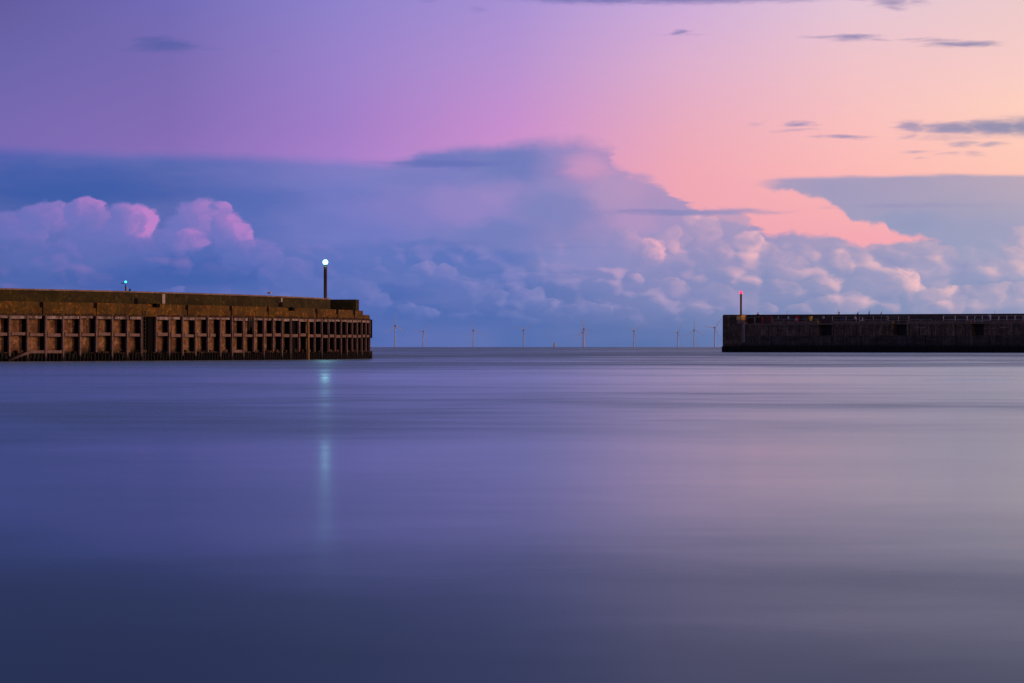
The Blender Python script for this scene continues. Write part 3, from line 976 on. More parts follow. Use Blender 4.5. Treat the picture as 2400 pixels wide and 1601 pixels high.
def skin_mesh(name, verts, edges, radii, m, parent, sub=2, root=0):
    me = bpy.data.meshes.new(name)
    me.from_pydata([Vector(v) for v in verts], edges, [])
    o = bpy.data.objects.new(name, me)
    COL.objects.link(o)
    o.parent = parent
    me.materials.append(m)
    sk = o.modifiers.new("skin", 'SKIN')
    sk.use_smooth_shade = True
    for i, v in enumerate(me.skin_vertices[0].data):
        r = radii[i]
        v.radius = r if isinstance(r, tuple) else (r, r)
        v.use_root = (i == root)
    ss = o.modifiers.new("subdivision", 'SUBSURF')
    ss.levels = ss.render_levels = sub
    return o


def gull():
    s = QC.s_of_px(632, 1.9)
    g_ = thing("seagull", "white gull with dark wings standing on the left parapet", "gull", QC.off(s, 1.9, 5.13 - slope(s)), -0.35)
    g_.scale = (1.15, 1.15, 1.15)
    body = skin_mesh("body", [(0, 0, .20), (.07, 0, .215), (.115, 0, .25), (.135, 0, .30), (.165, 0, .305), (-.08, 0, .185), (-.16, 0, .165)],
                     [(0, 1), (1, 2), (2, 3), (3, 4), (0, 5), (5, 6)], [.065, .062, .042, .037, .022, .05, .02], plain("gull_white", (.75, .73, .72), .8, 0, .05), g_)
    skin_mesh("beak", [(.175, 0, .302), (.205, 0, .298), (.222, 0, .290)], [(0, 1), (1, 2)], [.011, .008, .004], plain("beak_yellow", (.55, .36, .05), .5), body, 1)
    for y in (-.055, .055):
        skin_mesh("wing", [(.06, y, .235), (-.03, y * 1.15, .225), (-.13, y * .9, .195), (-.23, y * .35, .175)], [(0, 1), (1, 2), (2, 3)],
                  [(.03, .02), (.045, .022), (.035, .018), (.010, .008)], plain("gull_grey", (.07, .075, .09), .8), g_)
    for y in (-.025, .025):
        bm = bmesh.new(); tube(bm, [(.0, y, .16), (.005, y, .08), (0, y, .012), (.04, y, .006)], .007, 6); link_mesh("leg", bm, plain("leg_pink", (.4, .2, .16), .6), g_)


gull()

# ------------------------------------------------------------------ right pier
A0 = Vector(((1697.3 - 1200) / F * 600, 600.0)); B0 = Vector(((2400 - 1200) / F * 558, 558.0))
RT = (B0 - A0).normalized(); RN = Vector((-RT.y, RT.x))
RL = 82.0                                      # runs on out of frame
RD = -0.03                                     # sea level there


class Line:
    def off(self, s, depth, z=0.0):
        q = A0 + RT * s + RN * depth
        return Vector((q.x, q.y, z + RD))
    def s_of(self, px, depth=0.0):
        k = (px - 1200) / F
        q = A0 + RN * depth
        return (k * q.y - q.x) / (RT.x - k * RT.y)


RC = Line()
RZ = math.atan2(RT.y, RT.x)


def rframe(s, depth=0.0, z=0.0):
    o = RC.off(s, depth, z)
    return Matrix(((RT.x, RN.x, 0, o.x), (RT.y, RN.y, 0, o.y), (0, 0, 1, o.z), (0, 0, 0, 1)))


M_STONE = weathered("dark_sea_stone", (0.105, 0.072, 0.048), (0.050, 0.035, 0.025), (0.30, 0.18, 0.11), 0.5, speck=(0.20, 0.12, 0.07), dark_low=(0.7, 1.5), cracks=0.3)
M_STONE2 = weathered("dark_wet_stone", (0.060, 0.047, 0.039), (0.036, 0.029, 0.026), (0.17, 0.125, 0.10), 0.4, speck=(0.10, 0.075, 0.06), dark_low=(0.7, 1.6), cracks=0.15)
M_WALL3 = weathered("dark_parapet", (0.10, 0.066, 0.055), (0.072, 0.050, 0.045), (0.04, 0.03, 0.026), 0.4)
M_RECESS_SHADE = plain("recess_shade_colour", (0.020, 0.015, 0.013), 0.9)
M_KERB = weathered("dark_kerb", (0.19, 0.13, 0.095), (0.12, 0.085, 0.065), (0.34, 0.15, 0.08), 0.45)
M_RAIL = plain("galvanised_rail", (0.46, 0.44, 0.44), 0.5)
M_RAILD = plain("weathered_rail", (0.30, 0.26, 0.24), 0.6)
M_RED = plain("red_paint", (0.45, 0.018, 0.022), 0.5)
M_YEL = plain("yellow_plastic", (0.62, 0.42, 0.02), 0.5, 0, .1)
M_WHITE = plain("white_sign", (0.75, 0.73, 0.78), 0.5, 0, .05)
M_INK = plain("sign_ink", (0.05, 0.05, 0.10), 0.6)
M_BLUE = plain("blue_fabric", (0.035, 0.035, 0.16), 0.8)
M_NAVY = plain("dark_clothes", (0.012, 0.013, 0.020), 0.9)
M_GREYC = plain("grey_clothes", (0.075, 0.078, 0.10), 0.9)
M_SKIN = plain("skin", (0.42, 0.24, 0.17), 0.6, 0, .08)
M_ORANGE = plain("orange_plastic", (0.60, 0.20, 0.03), 0.6)


def build_right_pier():
    root = thing("stone_breakwater", "dark stone breakwater with a railed walkway on the right side of the entrance", "breakwater", RC.off(0, 0, 0))

    def W(name, bm, m, parent=None):
        bmesh.ops.transform(bm, matrix=Matrix.Translation(-RC.off(0, 0, 0)), verts=bm.verts[:])
        o = link_mesh(name, bm, m)
        o.parent = parent or root
        return o

    class RCc:
        off = staticmethod(lambda s, d, z: RC.off(s, d, z))
    # lower course: big blocks, each a little proud or shy of the next
    bm = bmesh.new(); cuts = []; s = 0.0
    rnd = random.Random(5)
    while s < RL:
        cuts.append((s, -.30 + rnd.uniform(-.05, .05), 2.62 + rnd.uniform(-.05, .05))); cuts.append((min(RL, s + 3.1 + rnd.uniform(-.3, .3)), -.14, 2.55))
        s = cuts[-1][0] + .10
    cuts.append((RL + .2, 0, 0))
    stepped(bm, cuts, 6.0, -2.0, RCc); W("lower_course", bm, M_STONE2)
    # upper course with open bays
    bays = [(RC.s_of(1919), RC.s_of(1949)), (RC.s_of(2094.5), RC.s_of(2125)), (RC.s_of(2278), RC.s_of(2306)), (RC.s_of(2440), RC.s_of(2470))]
    def bay(s): return any(a < s < e for a, e in bays)
    ev = [0.0]
    for a, e in bays: ev += [a, e]
    s = 0.0; joints = []
    while s < RL:
        s += rnd.uniform(1.9, 2.6); joints.append(s)
    ev = sorted(set(ev + [j for j in joints if j < RL] + [min(RL, j + .12) for j in joints if j < RL] + [RL]))
    cuts = []
    for k in range(len(ev) - 1):
        mid = (ev[k] + ev[k + 1]) / 2
        narrow = ev[k + 1] - ev[k] < .125
        cuts.append((ev[k], 1.5 if bay(mid) else (.16 if narrow else rnd.uniform(-.02, .02)), 4.36))
    cuts.append((RL, 0, 0))
    bm = bmesh.new(); stepped(bm, cuts, 5.6, 2.50, RCc); W("upper_course", bm, M_STONE)
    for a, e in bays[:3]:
        bm = bmesh.new(); stepped(bm, [(a + .12, .80, 4.33), (e - .04, 0, 0)], 1.45, 2.60, RCc); W("opening", bm, M_RECESS_SHADE)  # dark face inside the bay, recess shade put into its colour
    # a few worn lips and repairs that catch the light
    for px, z0, z1, wd, m_ in ((1790, 2.70, 4.3, .55, M_KERB), (1852, 2.66, 2.9, 1.1, M_KERB), (2062, 2.7, 4.3, .25, M_KERB), (2160, 3.7, 4.1, .9, M_COPING),
                               (2332, 3.55, 3.85, .6, M_COPING), (2355, 3.7, 3.95, .8, M_COPING), (2220, 3.5, 3.75, .35, M_COPING)):
        s_ = RC.s_of(px); cuts = []; x = s_ - wd
        while x < s_ + wd:
            cuts.append((x, -.05 - rnd.uniform(0, .02), min(z1, z0 + (z1 - z0) * rnd.uniform(.35, 1.0)))); x += rnd.uniform(.08, .2)
        cuts.append((s_ + wd, 0, 0))
        bm = bmesh.new(); stepped(bm, cuts, .03, z0 if m_ is M_KERB else z0 + (z1 - z0) * .28, RCc); W("repair_patch", bm, m_)
    # walkway slab over everything, kerb stones between the bays
    bm = bmesh.new(); stepped(bm, [(0, -.05, 4.58), (RL, 0, 0)], 5.5, 4.364, RCc); W("walkway", bm, M_KERB)
    pos = RC.s_of(1809)
    for a, e in bays + [(RL, RL)]:
        bm = bmesh.new(); stepped(bm, [(pos, -.10, 4.98 - .12 * (pos / 60)), (a, 0, 0)], .45, 4.584, RCc); W("kerb", bm, M_KERB)
        pos = e
    # parapet at the back
    sh = RC.s_of(1728)
    bm = bmesh.new()
    n = 12
    rows = []
    for k in range(n + 1):
        s = sh + (RL - sh) * k / n
        rows.append([bm.verts.new(RC.off(s, d, z)) for d, z in ((2.7, 4.584), (2.7, 5.99 - .17 * s / 60), (3.6, 5.99 - .17 * s / 60), (3.6, 4.584))])
    for k in range(n):
        for j in range(4):
            bm.faces.new((rows[k][j], rows[k + 1][j], rows[k + 1][(j + 1) % 4], rows[k][(j + 1) % 4]))
    bm.faces.new(rows[0]); bm.faces.new(rows[-1][::-1])
    W("parapet", bm, M_WALL3)
    bm = bmesh.new()
    rows = []
    for k in range(n + 1):
        s = sh + (RL - sh) * k / n
        zt = 5.99 - .17 * s / 60
        rows.append([bm.verts.new(RC.off(s, d, z)) for d, z in ((2.62, zt + .004), (2.62, zt + .10), (3.68, zt + .10), (3.68, zt + .004))])
    for k in range(n):
        for j in range(4):
            bm.faces.new((rows[k][j], rows[k + 1][j], rows[k + 1][(j + 1) % 4], rows[k][(j + 1) % 4]))
    bm.faces.new(rows[0]); bm.faces.new(rows[-1][::-1])
    W("coping", bm, M_WALL3)
    # head block, full height, rounded shoulder
    bm = bmesh.new()
    prof = [(-.02, -2.0), (-.02, 5.85), (.03, 5.95), (.12, 6.03), (.25, 6.07), (sh + .006, 6.07), (sh + .006, 4.6), (RC.s_of(1743.5), 4.6), (RC.s_of(1743.5), -2.0)]
    f = [bm.verts.new(RC.off(s, -.36, z)) for s, z in prof]; b_ = [bm.verts.new(RC.off(s, 6.2, z)) for s, z in prof]
    bm.faces.new(f); bm.faces.new(b_[::-1])
    for k in range(len(prof)):
        bm.faces.new((f[k], b_[k], b_[(k + 1) % len(prof)], f[(k + 1) % len(prof)]))
    W("head_block", bm, M_STONE)
    # sheet piling skirt
    bm = bmesh.new()
    n = 330
    top, bot, tb = [], [], []
    for k in range(-2, n + 1):
        d = -.50 if (k // 2) % 2 == 0 else -.36
        s = -.06 + (RL + .1) * (k + 2) / n
        zt = .92 + .10 * math.sin(k * 2.3) * math.sin(k * .7)
        top.append(bm.verts.new(RC.off(s, d, zt))); bot.append(bm.verts.new(RC.off(s, d, -2.0))); tb.append(bm.verts.new(RC.off(s, -.2, zt)))
    for k in range(len(top) - 1):
        bm.faces.new((bot[k], bot[k + 1], top[k + 1], top[k])); bm.faces.new((top[k], top[k + 1], tb[k + 1], tb[k]))
    W("sheet_piling", bm, M_PILE)
    bm = bmesh.new(); box(bm, -.12, -.03, -.45, 6.4, -2.0, .93, rframe(0)); W("corner_pile", bm, M_PILE)
    # ladder down the face
    s = RC.s_of(1748)
    bm = bmesh.new()
    for dx in (-.17, .17):
        tube(bm, [RC.off(s + dx, -.46, 1.6), RC.off(s + dx, -.46, 4.5), RC.off(s + dx, -.40, 4.66), RC.off(s + dx, -.2, 4.7), RC.off(s + dx, .2, 4.66)], .035, 6)
    la = W("ladder", bm, M_RAIL)
    bm = bmesh.new()
    for k in range(11):
        tube(bm, [RC.off(s - .17, -.46, 1.7 + .27 * k), RC.off(s + .17, -.46, 1.7 + .27 * k)], .022, 5)
    W("rungs", bm, M_RAIL, la)
    return root


build_right_pier()


def railing(px0, px1, posts, label, m, zr, base, depth=.3, pr=.035, cat="railing", group="railings along the breakwater walkway"):
    s0, s1 = RC.s_of(px0, depth), RC.s_of(px1, depth)
    t = thing("railing", label, cat, RC.off(s0, depth, base), RZ, group)
    L = s1 - s0
    for k in range(posts):
        x = L * k / (posts - 1)
        bm = bmesh.new(); box(bm, x - pr, x + pr, -pr, pr, 0, max(zr) - base + .02); link_mesh("post", bm, m, t)
    for z in zr:
        bm = bmesh.new(); tube(bm, [(-.02, -pr - .032, z - base), (L + .02, -pr - .032, z - base)], .025, 6); link_mesh("rail", bm, m, t)
    return t


railing(1744, 1769, 2, "thin dim railing between the orange plinth and the dark hooded person", M_RAILD, (5.62,), 4.584)
railing(1787.5, 1808.5, 2, "bright red barrier with two bars right of the hooded person", M_RED, (5.66, 5.17), 4.584, pr=.05)
railing(1811, 1916, 5, "long low railing behind the red cabinet and yellow bucket", M_RAILD, (5.28,), 4.9)
railing(1951, 2079, 5, "railing in front of the anglers with two faint bars", M_RAILD, (5.68, 5.14), 4.87)
railing(2082, 2130, 3, "three bar railing across the opening beside the orange float", M_RAILD, (5.66, 5.34, 4.98), 4.584)
railing(2132, 2184, 3, "single bar brownish railing right of the three bar one", M_RAILD, (5.1,), 4.86)
railing(2211, 2266, 3, "pale two bar railing left of the bay with the orange bollard", M_RAIL, (5.62, 5.08), 4.85, pr=.038)
railing(2267, 2320, 4, "pale four bar railing ending at the post with the white sign", M_RAIL, (5.60, 5.10, 4.9, 4.72), 4.584, pr=.038)
railing(2322, 2436, 7, "pale railing of close posts running out of the right edge", M_RAIL, (5.58, 5.03), 4.83, pr=.038)

# red beacon on its orange plinth
_sp = RC.s_of(1735.8)
pl = thing("beacon_plinth", "golden orange plinth with a paler foot under the red light column", "plinth", RC.off(_sp, -.15, 4.604), RZ)
M_PLINTH = weathered("orange_plinth", (0.80, 0.44, 0.11), (0.65, 0.30, 0.08), (0.25, 0.12, 0.05), .5, scale=2.0)  # golden light on the block is put into this bright orange
bm = bmesh.new(); box(bm, -.5, .5, -.25, .75, 0, .60); link_mesh("foot", bm, M_COPING, pl)
bm = bmesh.new(); box(bm, -.52, .52, -.27, .77, .603, 1.34); link_mesh("upper_block", bm, M_PLINTH, pl)
bm = bmesh.new(); box(bm, -.24, .24, -.30, -.273, .72, 1.08); link_mesh("notice", bm, plain("faded_notice", (.7, .5, .22), .6), pl)
bm = bmesh.new(); box(bm, -.58, .58, -.32, .82, 1.343, 1.40); link_mesh("cap", bm, M_RUSTWALL, pl)
_q = RC.off(_sp, .1, 6.008)
M_COLR = weathered("brown_column", (0.26, 0.125, 0.07), (0.20, 0.095, 0.055), (0.09, 0.05, 0.03), .5)
beacon("harbour_beacon", "brown column carrying the red light on the orange plinth at the right pier head", _q.x, _q.y, _q.z, 3.62, .17, .235,
       (1.0, 0.05, 0.08), 6.0, (3.2, 0.06, 0.20), .06, M_COLR)


# ------------------------------------------------------------------ people and tackle on the breakwater
def person(label, px, depth, z, rz, top_m, leg_m, hat_m, seated=False, H=1.75, arms='rail'):
    t = thing("person", label, "person", RC.off(RC.s_of(px, depth), depth, z), rz)
    k = H / 1.75
    hip, knee = (.50, .47) if seated else (.92, .50)
    # pelvis, spine, neck, head top; facing +Y
    V_ = [(0, 0, hip), (0, .01, hip + .22), (0, 0, hip + .46), (0, .01, hip + .56), (0, .035, hip + .66), (0, .03, hip + .78)]
    Ed = [(0, 1), (1, 2), (2, 3), (3, 4), (4, 5)]
    Ra = [(.15, .11), (.13, .10), (.15, .10), .055, .085, .075]
    def chain(root, pts, rs):
        p = root
        for q, r in zip(pts, rs):
            V_.append(q); Ra.append(r); Ed.append((p, len(V_) - 1)); p = len(V_) - 1
        return p
    arm_pts = {}
    leg_pts = {}
    for sx in (-1, 1):
        sh = (sx * .19, 0, hip + .47)
        if arms == 'rail':
            el, wr = (sx * .25, .10, hip + .20), (sx * .17, .33, hip + .14)
        elif arms == 'lap':
            el, wr = (sx * .24, .10, hip + .20), (sx * .12, .34, hip + .12)
        else:
            el, wr = (sx * .24, .0, hip + .19), (sx * .25, .05, hip - .05)
        w = chain(2, [sh, el, wr], [.062, .048, .032])
        d = (Vector(wr) - Vector(el)).normalized()
        palm = Vector(wr) + d * .07
        pi = chain(w, [tuple(palm)], [(.036, .016)])
        side = d.cross(Vector((0, 0, 1))).normalized()
        for f, ln in zip((-1.5, -.5, .5, 1.5), (.068, .08, .085, .07)):
            b0 = palm + side * f * .018 + d * .02
            chain(pi, [tuple(b0), tuple(b0 + d * ln * .6), tuple(b0 + d * ln * .8 + Vector((0, 0, -.03)))], [.009, .008, .006])
        chain(w, [tuple(Vector(wr) + d * .03 - side * sx * .035), tuple(Vector(wr) + d * .065 - side * sx * .055)], [.011, .008])
        arm_pts[sx] = [sh, el, tuple(Vector(el).lerp(Vector(wr), .85))]
        hx = sx * .10
        if seated:
            kn, an, toe = (sx * .16, .42, hip + .02), (sx * .15, .40, .09), (sx * .16, .58, .04)
        else:
            kn, an, toe = (sx * .11, .02, .50), (sx * .12, -.02, .09), (sx * .14, .17, .04)
        chain(0, [(hx, .01, hip - .04), kn, an, toe], [.095, .06, .042, .035])
        leg_pts[sx] = [(hx, .01, hip - .04), kn, an]
    sc = lambda L: [tuple(c * k for c in q) for q in L]
    rs = lambda L: [tuple(c * k for c in r) if isinstance(r, tuple) else r * k for r in L]
    body = skin_mesh("body", sc(V_), Ed, rs(Ra), M_SKIN, t, 1)
    # face: nose, ears, eyes, mouth in one small mesh each
    hz = hip + .70
    skin_mesh("nose", sc([(0, .115, hz + .02), (0, .135, hz - .015)]), [(0, 1)], rs([.012, .016]), M_SKIN, body, 1)
    for sx in (-1, 1):
        skin_mesh("eye", sc([(sx * .032, .108, hz + .022), (sx * .038, .106, hz + .022)]), [(0, 1)], rs([.009, .009]), M_INK, body, 1)
        skin_mesh("ear", sc([(sx * .085, .03, hz + .02), (sx * .085, .025, hz - .02)]), [(0, 1)], rs([.016, .012]), M_SKIN, body, 1)
    skin_mesh("mouth", sc([(-.022, .112, hz - .045), (.022, .112, hz - .045)]), [(0, 1)], rs([.006, .006]), M_RED, body, 1)
    # jacket and trousers
    jv = [(0, 0, hip - .04), (0, .01, hip + .22), (0, 0, hip + .46), (0, 0, hip + .53)]
    je = [(0, 1), (1, 2), (2, 3)]
    jr = [(.19, .145), (.17, .135), (.185, .135), .075]
    for sx in (-1, 1):
        p = 2
        for q, r in zip(arm_pts[sx], (.085, .07, .052)):
            jv.append(q); jr.append(r); je.append((p, len(jv) - 1)); p = len(jv) - 1
    skin_mesh("jacket", sc(jv), je, rs(jr), top_m, t, 1)
    tv = [(0, 0, hip)]; te = []; tr = [(.165, .13)]
    for sx in (-1, 1):
        p = 0
        for q, r in zip(leg_pts[sx], (.11, .085, .065)):
            tv.append(q); tr.append(r); te.append((p, len(tv) - 1)); p = len(tv) - 1
    skin_mesh("trousers", sc(tv), te, rs(tr), leg_m, t, 1)
    for sx in (-1, 1):
        a = Vector(leg_pts[sx][2])
        skin_mesh("boot", sc([tuple(a + Vector((0, -.03, -.02))), tuple(a + Vector((0, -.01, -.055))), tuple(a + Vector((0.02 * sx, .19, -.06)))]), [(0, 1), (1, 2)],
                  rs([.055, .042, .036]), M_INK, t, 1)
    skin_mesh("hood", sc([(0, -.03, hz - .12), (0, -.02, hz + .02), (0, .0, hz + .10), (0, .05, hz + .115)]), [(0, 1), (1, 2), (2, 3)], rs([.09, .108, .085, .05]), hat_m, t, 1)
    return t


FACE_CAM = math.pi + RZ * 0.0
person("person in dark clothes with grey hood standing by the red barrier, hands at the rail", 1776.5, .95, 4.584, math.pi * .92, M_NAVY, M_NAVY, M_GREYC, H=1.86, arms='rail')
person("person in dark clothes standing between the white sign and the blue bag", 1966.5, 1.6, 4.584, math.pi * .5, M_NAVY, M_NAVY, M_NAVY, H=1.82, arms='down')
person("person in a pale top sitting low behind the railing among tackle", 2004.5, 1.1, 4.584, math.pi * 1.25, plain("pale_top", (.46, .38, .42), .8), M_NAVY, M_NAVY, seated=True, H=1.7, arms='lap')

# the box the seated angler sits on
bm = bmesh.new()
box(bm, -.22, .22, -.16, .16, 0, .37); box(bm, -.24, .24, -.18, .18, .373, .42)
bmesh.ops.bevel(bm, geom=bm.edges[:], offset=.012, segments=2, affect='EDGES')
o = link_mesh("tackle_box", bm, M_NAVY); o.matrix_world = Matrix.Translation(RC.off(RC.s_of(2004.5, 1.1), 1.1, 4.588)) @ Matrix.Rotation(math.pi * 1.25, 4, 'Z')
tag(o, "black tackle box under the seated person in the pale top", "box")


def rod(p0, p1, label, cat="fishing rod"):
    bm = bmesh.new()
    a, b_ = Vector(p0), Vector(p1)
    mid = a.lerp(b_, .55) + Vector((0, 0, .05))
    tube(bm, [a, a.lerp(mid, .5), mid, b_], [.03, .026, .02, .012], 6)
    o = link_mesh("fishing_rod", bm, M_IRON, None, True)
    return tag(o, label, cat, "fishing rods leaning on the breakwater")


def W3(px, depth, z): return RC.off(RC.s_of(px, depth), depth, z)


rod(W3(1834, .35, 4.6), W3(1847.5, 2.2, 6.72), "thin fishing rod leaning right above the small grey notice", )
rod(W3(1955, .9, 5.2), W3(1967.5, 2.4, 6.95), "thin fishing rod rising beside the standing dark angler")
rod(W3(2335.5, .9, 5.3), W3(2329.5, 2.4, 6.45), "thin fishing rod leaning left near the white sign post")
rod(W3(2063, .2, 4.6), W3(2067, 2.3, 5.9), "pale stout rod leaning on the railing under the last dark brolly").data.materials[0] = M_RAIL


def brolly(px0, z0, px1, z1, label, r=.085):
    a, b_ = W3(px0, 1.9, z0), W3(px1, 2.55, z1)
    t = thing("closed_umbrella", label, "umbrella", a, 0, "closed umbrellas leaning on the parapet")
    d = b_ - a
    bm = bmesh.new(); tube(bm, [d * f for f in (.12, .3, .6, .85, .93)], [.03, r * .8, r, r * .8, .03], 10); link_mesh("canopy", bm, M_NAVY, t, True)
    bm = bmesh.new(); tube(bm, [d * 0, d * .12], .02, 6); link_mesh("spike", bm, M_IRON, t)
    bm = bmesh.new(); tube(bm, [d * .93, d], [.022, .03], 6); link_mesh("handle", bm, M_IRON, t)


brolly(2003, 4.7, 2012, 6.45, "thick dark closed umbrella leaning over the seated person", .11)
brolly(2033, 4.7, 2038, 6.62, "dark closed umbrella standing steepest above the parapet between two others", .09)
brolly(2058, 4.7, 2067, 6.45, "slim dark closed umbrella at the right end of the tackle", .07)


def bag(px, depth, z, w, h, m, label, name="bag"):
    t = thing(name, label, "bag", W3(px, depth, z), RZ)
    bm = bmesh.new()
    lathe(bm, [(.42, 0), (.5, .06), (.5, .55), (.44, .85), (.25, .98)], 14)
    bmesh.ops.transform(bm, matrix=Matrix.Diagonal((w, w * .6, h, 1)), verts=bm.verts[:])
    link_mesh("sack", bm, m, t, True)
    bm = bmesh.new(); tube(bm, [(-w * .2, 0, h * .95), (-w * .12, 0, h * 1.12), (w * .12, 0, h * 1.12), (w * .2, 0, h * .95)], .02, 6); link_mesh("handle", bm, M_NAVY, t)
    return t


bag(1975, .9, 4.588, .42, 1.02, M_BLUE, "tall blue bag standing behind the railing right of the dark angler")
bag(1929, .6, 4.588, .36, .55, plain("maroon_fabric", (.10, .012, .02), .8), "dark maroon bag on the walkway below the white sign")
bag(2021.5, .8, 4.588, .24, .92, plain("white_plastic_bag", (.62, .6, .6), .6), "small white carrier bag between the seated person and the steepest umbrella")
bag(2288, .7, 4.588, .5, .52, M_NAVY, "black bag slumped in the bay beside the orange bollard")
bag(2200.5, .7, 4.6, .28, .5, plain("rust_red_bag", (.22, .06, .03), .8), "small rust red bag on the kerb left of the pale railing")


def pouch(px, z, w, h, m, label, name, cat):
    bm = bmesh.new(); box(bm, -w / 2, w / 2, -.06, .06, 0, h)
    bmesh.ops.subdivide_edges(bm, edges=bm.edges[:], cuts=2, use_grid_fill=True)
    for v in bm.verts: v.co += Vector((0, 0, .03 * math.sin(v.co.x * 30) + (-.05 * abs(v.co.x))))
    bmesh.ops.bevel(bm, geom=bm.edges[:], offset=.006, segments=1, affect='EDGES')
    o = link_mesh(name, bm, m, None, True); o.location = W3(px, .12, z); o.rotation_euler.z = RZ
    tag(o, label, cat)


M_CLOTH = plain("white_cloth", (.6, .57, .52), .9)
pouch(2016, 4.91, .48, .09, M_CLOTH, "longer white cloth on the kerb by the seated person", "cloth", "cloth")
pouch(2007, 4.91, .12, .12, M_CLOTH, "tiny white tub on the kerb in front of the seated person", "bait_tub", "tub")
pouch(2024.5, 4.90, .30, .08, M_CLOTH, "short white rag on the kerb right of the longer cloth", "rag", "cloth")
pouch(2042, 4.90, .66, .07, plain("yellow_green_strap", (.30, .28, .04), .8), "yellowish strap lying on the kerb below the umbrellas", "strap", "strap")


def sign(px, z0, w, h, label, depth=2.55, marks=True, post=False):
    t = thing("sign", label, "sign", W3(px, depth, z0), RZ)
    bm = bmesh.new(); box(bm, -w / 2, w / 2, -.02, .02, 0, h); link_mesh("plate", bm, M_WHITE, t)
    if marks == 1:
        for r in range(3):
            bm = bmesh.new(); box(bm, -w * .28, w * .28, -.035, -.024, h * (.12 + .3 * r), h * (.26 + .3 * r)); link_mesh("symbol", bm, M_INK, t)
    elif marks == 2:
        for x, zz, ww in ((-.22, .62, .3), (.22, .62, .3), (0, .25, .8)):
            bm = bmesh.new(); box(bm, w * (x - ww / 2), w * (x + ww / 2), -.035, -.024, h * zz, h * (zz + .2)); link_mesh("symbol", bm, M_INK, t)
    elif marks == 3:
        bm = bmesh.new(); box(bm, -w * .28, w * .28, -.035, -.024, h * .3, h * .7); link_mesh("symbol", bm, M_INK, t)
    bm = bmesh.new(); box(bm, -w / 2 - .02, w / 2 + .02, .024, .05, -.02, h + .02); link_mesh("backing", bm, M_RAILD, t)


sign(1824.3, 5.42, .17, .34, "narrow dull notice on the parapet near the first fishing rod", marks=3)
sign(1847.6, 5.30, .27, .45, "white upright safety sign left of the red cabinet", marks=1)
sign(1930.4, 5.38, .36, .36, "square white sign with blue symbols right of the yellow bucket", marks=2)
sign(2319.3, 5.42, .34, .36, "square white sign with dark centre on a railing post", depth=.24, marks=3)

# red lifebuoy cabinet
t = thing("lifebuoy_cabinet", "round topped red lifebuoy cabinet with white emblem on the walkway", "lifebuoy cabinet", W3(1868.8, 2.3, 5.02), RZ)
bm = bmesh.new()
pr = [(-.33, 0), (.33, 0)] + [(.35 * math.cos(a) * (1 if True else 1), .46 + .36 * math.sin(a)) for a in [math.radians(d) for d in range(0, 181, 15)]]
f = [bm.verts.new((x, -.12, z)) for x, z in pr]; b_ = [bm.verts.new((x, .12, z)) for x, z in pr]
bm.faces.new(f); bm.faces.new(b_[::-1])
for k in range(len(pr)): bm.faces.new((f[k], b_[k], b_[(k + 1) % len(pr)], f[(k + 1) % len(pr)]))
link_mesh("housing", bm, M_RED, t)
bm = bmesh.new(); box(bm, -.07, .06, -.15, -.124, .06, .42); box(bm, -.22, -.12, -.15, -.124, .18, .30)
link_mesh("emblem", bm, M_WHITE, t)
bm = bmesh.new(); box(bm, -.05, .05, -.04, .04, -.43, -.004); link_mesh("post", bm, M_RAILD, t)

# yellow bucket on the rail
t = thing("yellow_bucket", "bright yellow tapered bucket hanging on the railing", "bucket", W3(1900.2, .12, 4.99), RZ)
bm = bmesh.new()
lathe(bm, [(.21, 0), (.225, .02), (.28, .62), (.275, .62), (.21, .05)], 20)
link_mesh("pail", bm, M_YEL, t, True)
bm = bmesh.new(); lathe(bm, [(.285, .62), (.31, .62), (.31, .70), (.285, .70)], 20, caps=False); link_mesh("rim", bm, M_YEL, t)
bm = bmesh.new(); lathe(bm, [(.25, .28), (.268, .28), (.272, .32), (.254, .32)], 20, caps=False); link_mesh("band", bm, plain("dull_band", (.3, .2, .03), .7), t)

for px, lab in ((1912.5, "dull yellow marker post, left one of the pair at the kerb end"), (1917.0, "brighter yellow marker post, right one of the pair at the kerb end")):
    bm = bmesh.new(); lathe(bm, [(.06, 0), (.06, .34), (.075, .345), (.075, .40), (.04, .43)], 12)
    o = link_mesh("marker_post", bm, M_YEL if px > 1915 else plain("dull_yellow", (.28, .22, .05), .7)); o.location = W3(px, -.14, 4.584)
    tag(o, lab, "marker post", "yellow marker posts")
for px, lab in ((2093, "yellow orange float hanging at the left edge of the middle opening"), (2276, "orange bollard at the left edge of the right hand opening")):
    t = thing("bollard", lab, "bollard", W3(px, -.16, 4.40), RZ, "orange markers at the openings")
    bm = bmesh.new(); lathe(bm, [(.10, 0), (.125, .05), (.125, .32), (.10, .40), (.05, .44)], 14); link_mesh("body", bm, M_ORANGE if px > 2200 else plain("amber_plastic", (.55, .30, .04), .6), t, True)
    bm = bmesh.new(); lathe(bm, [(.127, .15), (.135, .15), (.135, .22), (.127, .22)], 14, caps=False); link_mesh("band", bm, M_DARK, t)


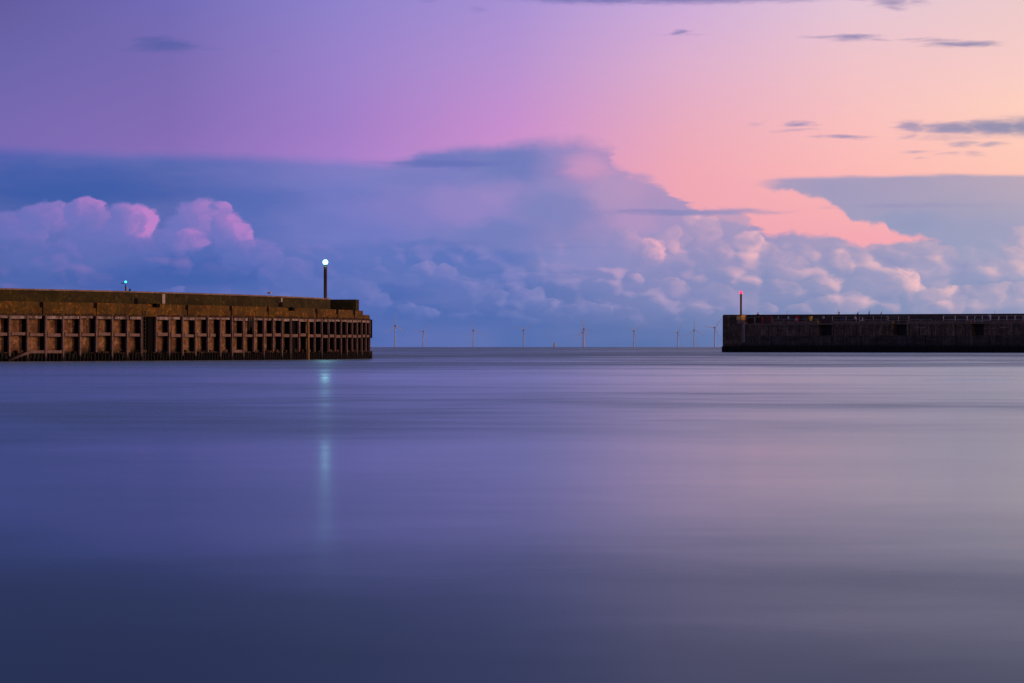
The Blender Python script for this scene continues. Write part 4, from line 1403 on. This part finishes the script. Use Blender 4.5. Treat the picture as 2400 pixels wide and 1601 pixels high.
# ------------------------------------------------------------------ offshore wind farm
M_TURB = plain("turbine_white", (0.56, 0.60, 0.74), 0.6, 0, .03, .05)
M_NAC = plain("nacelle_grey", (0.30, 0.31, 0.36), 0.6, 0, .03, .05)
FARM = [
    (926.5, 762.6, "tallest pale wind turbine at the left, nearest the left pier head"),
    (992.0, 775.9, "short wind turbine second from the left pier head"),
    (1109.6, 773.9, "wind turbine third from the left pier, standing alone"),
    (1227.0, 772.5, "wind turbine next left of the yellow foundation stump"),
    (1365.4, 776.6, "shorter wind turbine overlapped by a taller one, set slightly left"),
    (1368.6, 770.6, "taller wind turbine in front of the overlapping pair"),
    (1486.0, 774.9, "lone wind turbine between the overlapping pair and the right hand three"),
    (1588.5, 778.5, "shortest wind turbine, left of the three near the right pier"),
    (1627.0, 773.0, "middle wind turbine of the three beside the right pier"),
    (1675.0, 766.8, "tall wind turbine closest to the right pier head"),
]
HUB = 82.0


def dist_for(py):
    lo, hi = 6000., 26000.
    for _ in range(60):
        m_ = (lo + hi) / 2
        v = (HUB + 2.0 - CAM_H + drop(m_ * m_)) / m_ * F
        if v > HORIZ - py: lo = m_
        else: hi = m_
    return lo


def turbine_proto():
    t = thing("wind_turbine", FARM[0][2], "wind turbine", (0, 0, 0), 0, "wind turbines on the horizon")
    bm = bmesh.new(); lathe(bm, [(2.7, -5), (2.6, 0), (2.4, 20), (1.7, HUB - 2)], 20); link_mesh("tower", bm, M_TURB, t, True)
    bm = bmesh.new(); box(bm, -2.6, 2.6, -3.5, 8, -2, 2.6); bmesh.ops.bevel(bm, geom=bm.edges[:], offset=.6, segments=2, affect='EDGES')
    n_ = link_mesh("nacelle", bm, M_NAC, t); n_.location = (0, 0, HUB)
    bm = bmesh.new(); lathe(bm, [(2.3, 0), (2.4, 1.2), (1.7, 3.0), (.3, 4.0)], 16, Matrix.Rotation(math.pi / 2, 4, 'X'))
    h = link_mesh("hub", bm, M_NAC, t, True); h.location = (0, -3.6, HUB)
    for k in range(3):
        bm = bmesh.new()
        prof = [(0, .9, .9), (3, .9, .8), (10, 1.3, .45), (25, .9, .28), (42, .5, .15), (54, .2, .06)]
        rows = [[bm.verts.new((sx * w, sy * d, z)) for sx, sy in ((-1, -1), (1, -1), (1, 1), (-1, 1))] for z, w, d in prof]
        for i in range(len(rows) - 1):
            for j in range(4): bm.faces.new((rows[i][j], rows[i][(j + 1) % 4], rows[i + 1][(j + 1) % 4], rows[i + 1][j]))
        bm.faces.new(rows[0][::-1]); bm.faces.new(rows[-1])
        b_ = link_mesh("blade", bm, M_TURB, t); b_.location = (0, -5.4, HUB); b_.rotation_euler = (0, 2 * math.pi * k / 3, 0)
    return t


proto = turbine_proto()
for i, (px, py, lab) in enumerate(FARM):
    if i == 0: o = proto
    else:
        o = proto.copy(); COL.objects.link(o)
        ph = random.uniform(0, 2.1); kb = 0
        for ch in list(proto.children):
            c = ch.copy(); COL.objects.link(c); c.parent = o
            if ch.name.startswith("blade"): c.rotation_euler = (0, ch.rotation_euler.y + ph, 0)
    d = dist_for(py)
    o["label"] = lab
    o.location = ((px - 1200) / F * d, d, drop(d * d))
    o.rotation_euler.z = -math.atan2(o.location.x, d) + .25
# a bare yellow foundation without its tower
d = 12500.0
t = thing("turbine_foundation", "small yellow foundation stump without a tower on the horizon", "foundation", ((1299.3 - 1200) / F * d, d, drop(d * d)))
bm = bmesh.new(); lathe(bm, [(2.4, -5), (2.4, 17)], 16); link_mesh("pile", bm, M_YEL, t)
bm = bmesh.new(); lathe(bm, [(3.2, 17.02), (3.2, 17.6), (2.0, 17.7)], 16); link_mesh("platform", bm, M_YEL, t)
bm = bmesh.new(); lathe(bm, [(1.9, 17.72), (1.9, 21)], 16); link_mesh("stub", bm, M_YEL, t)
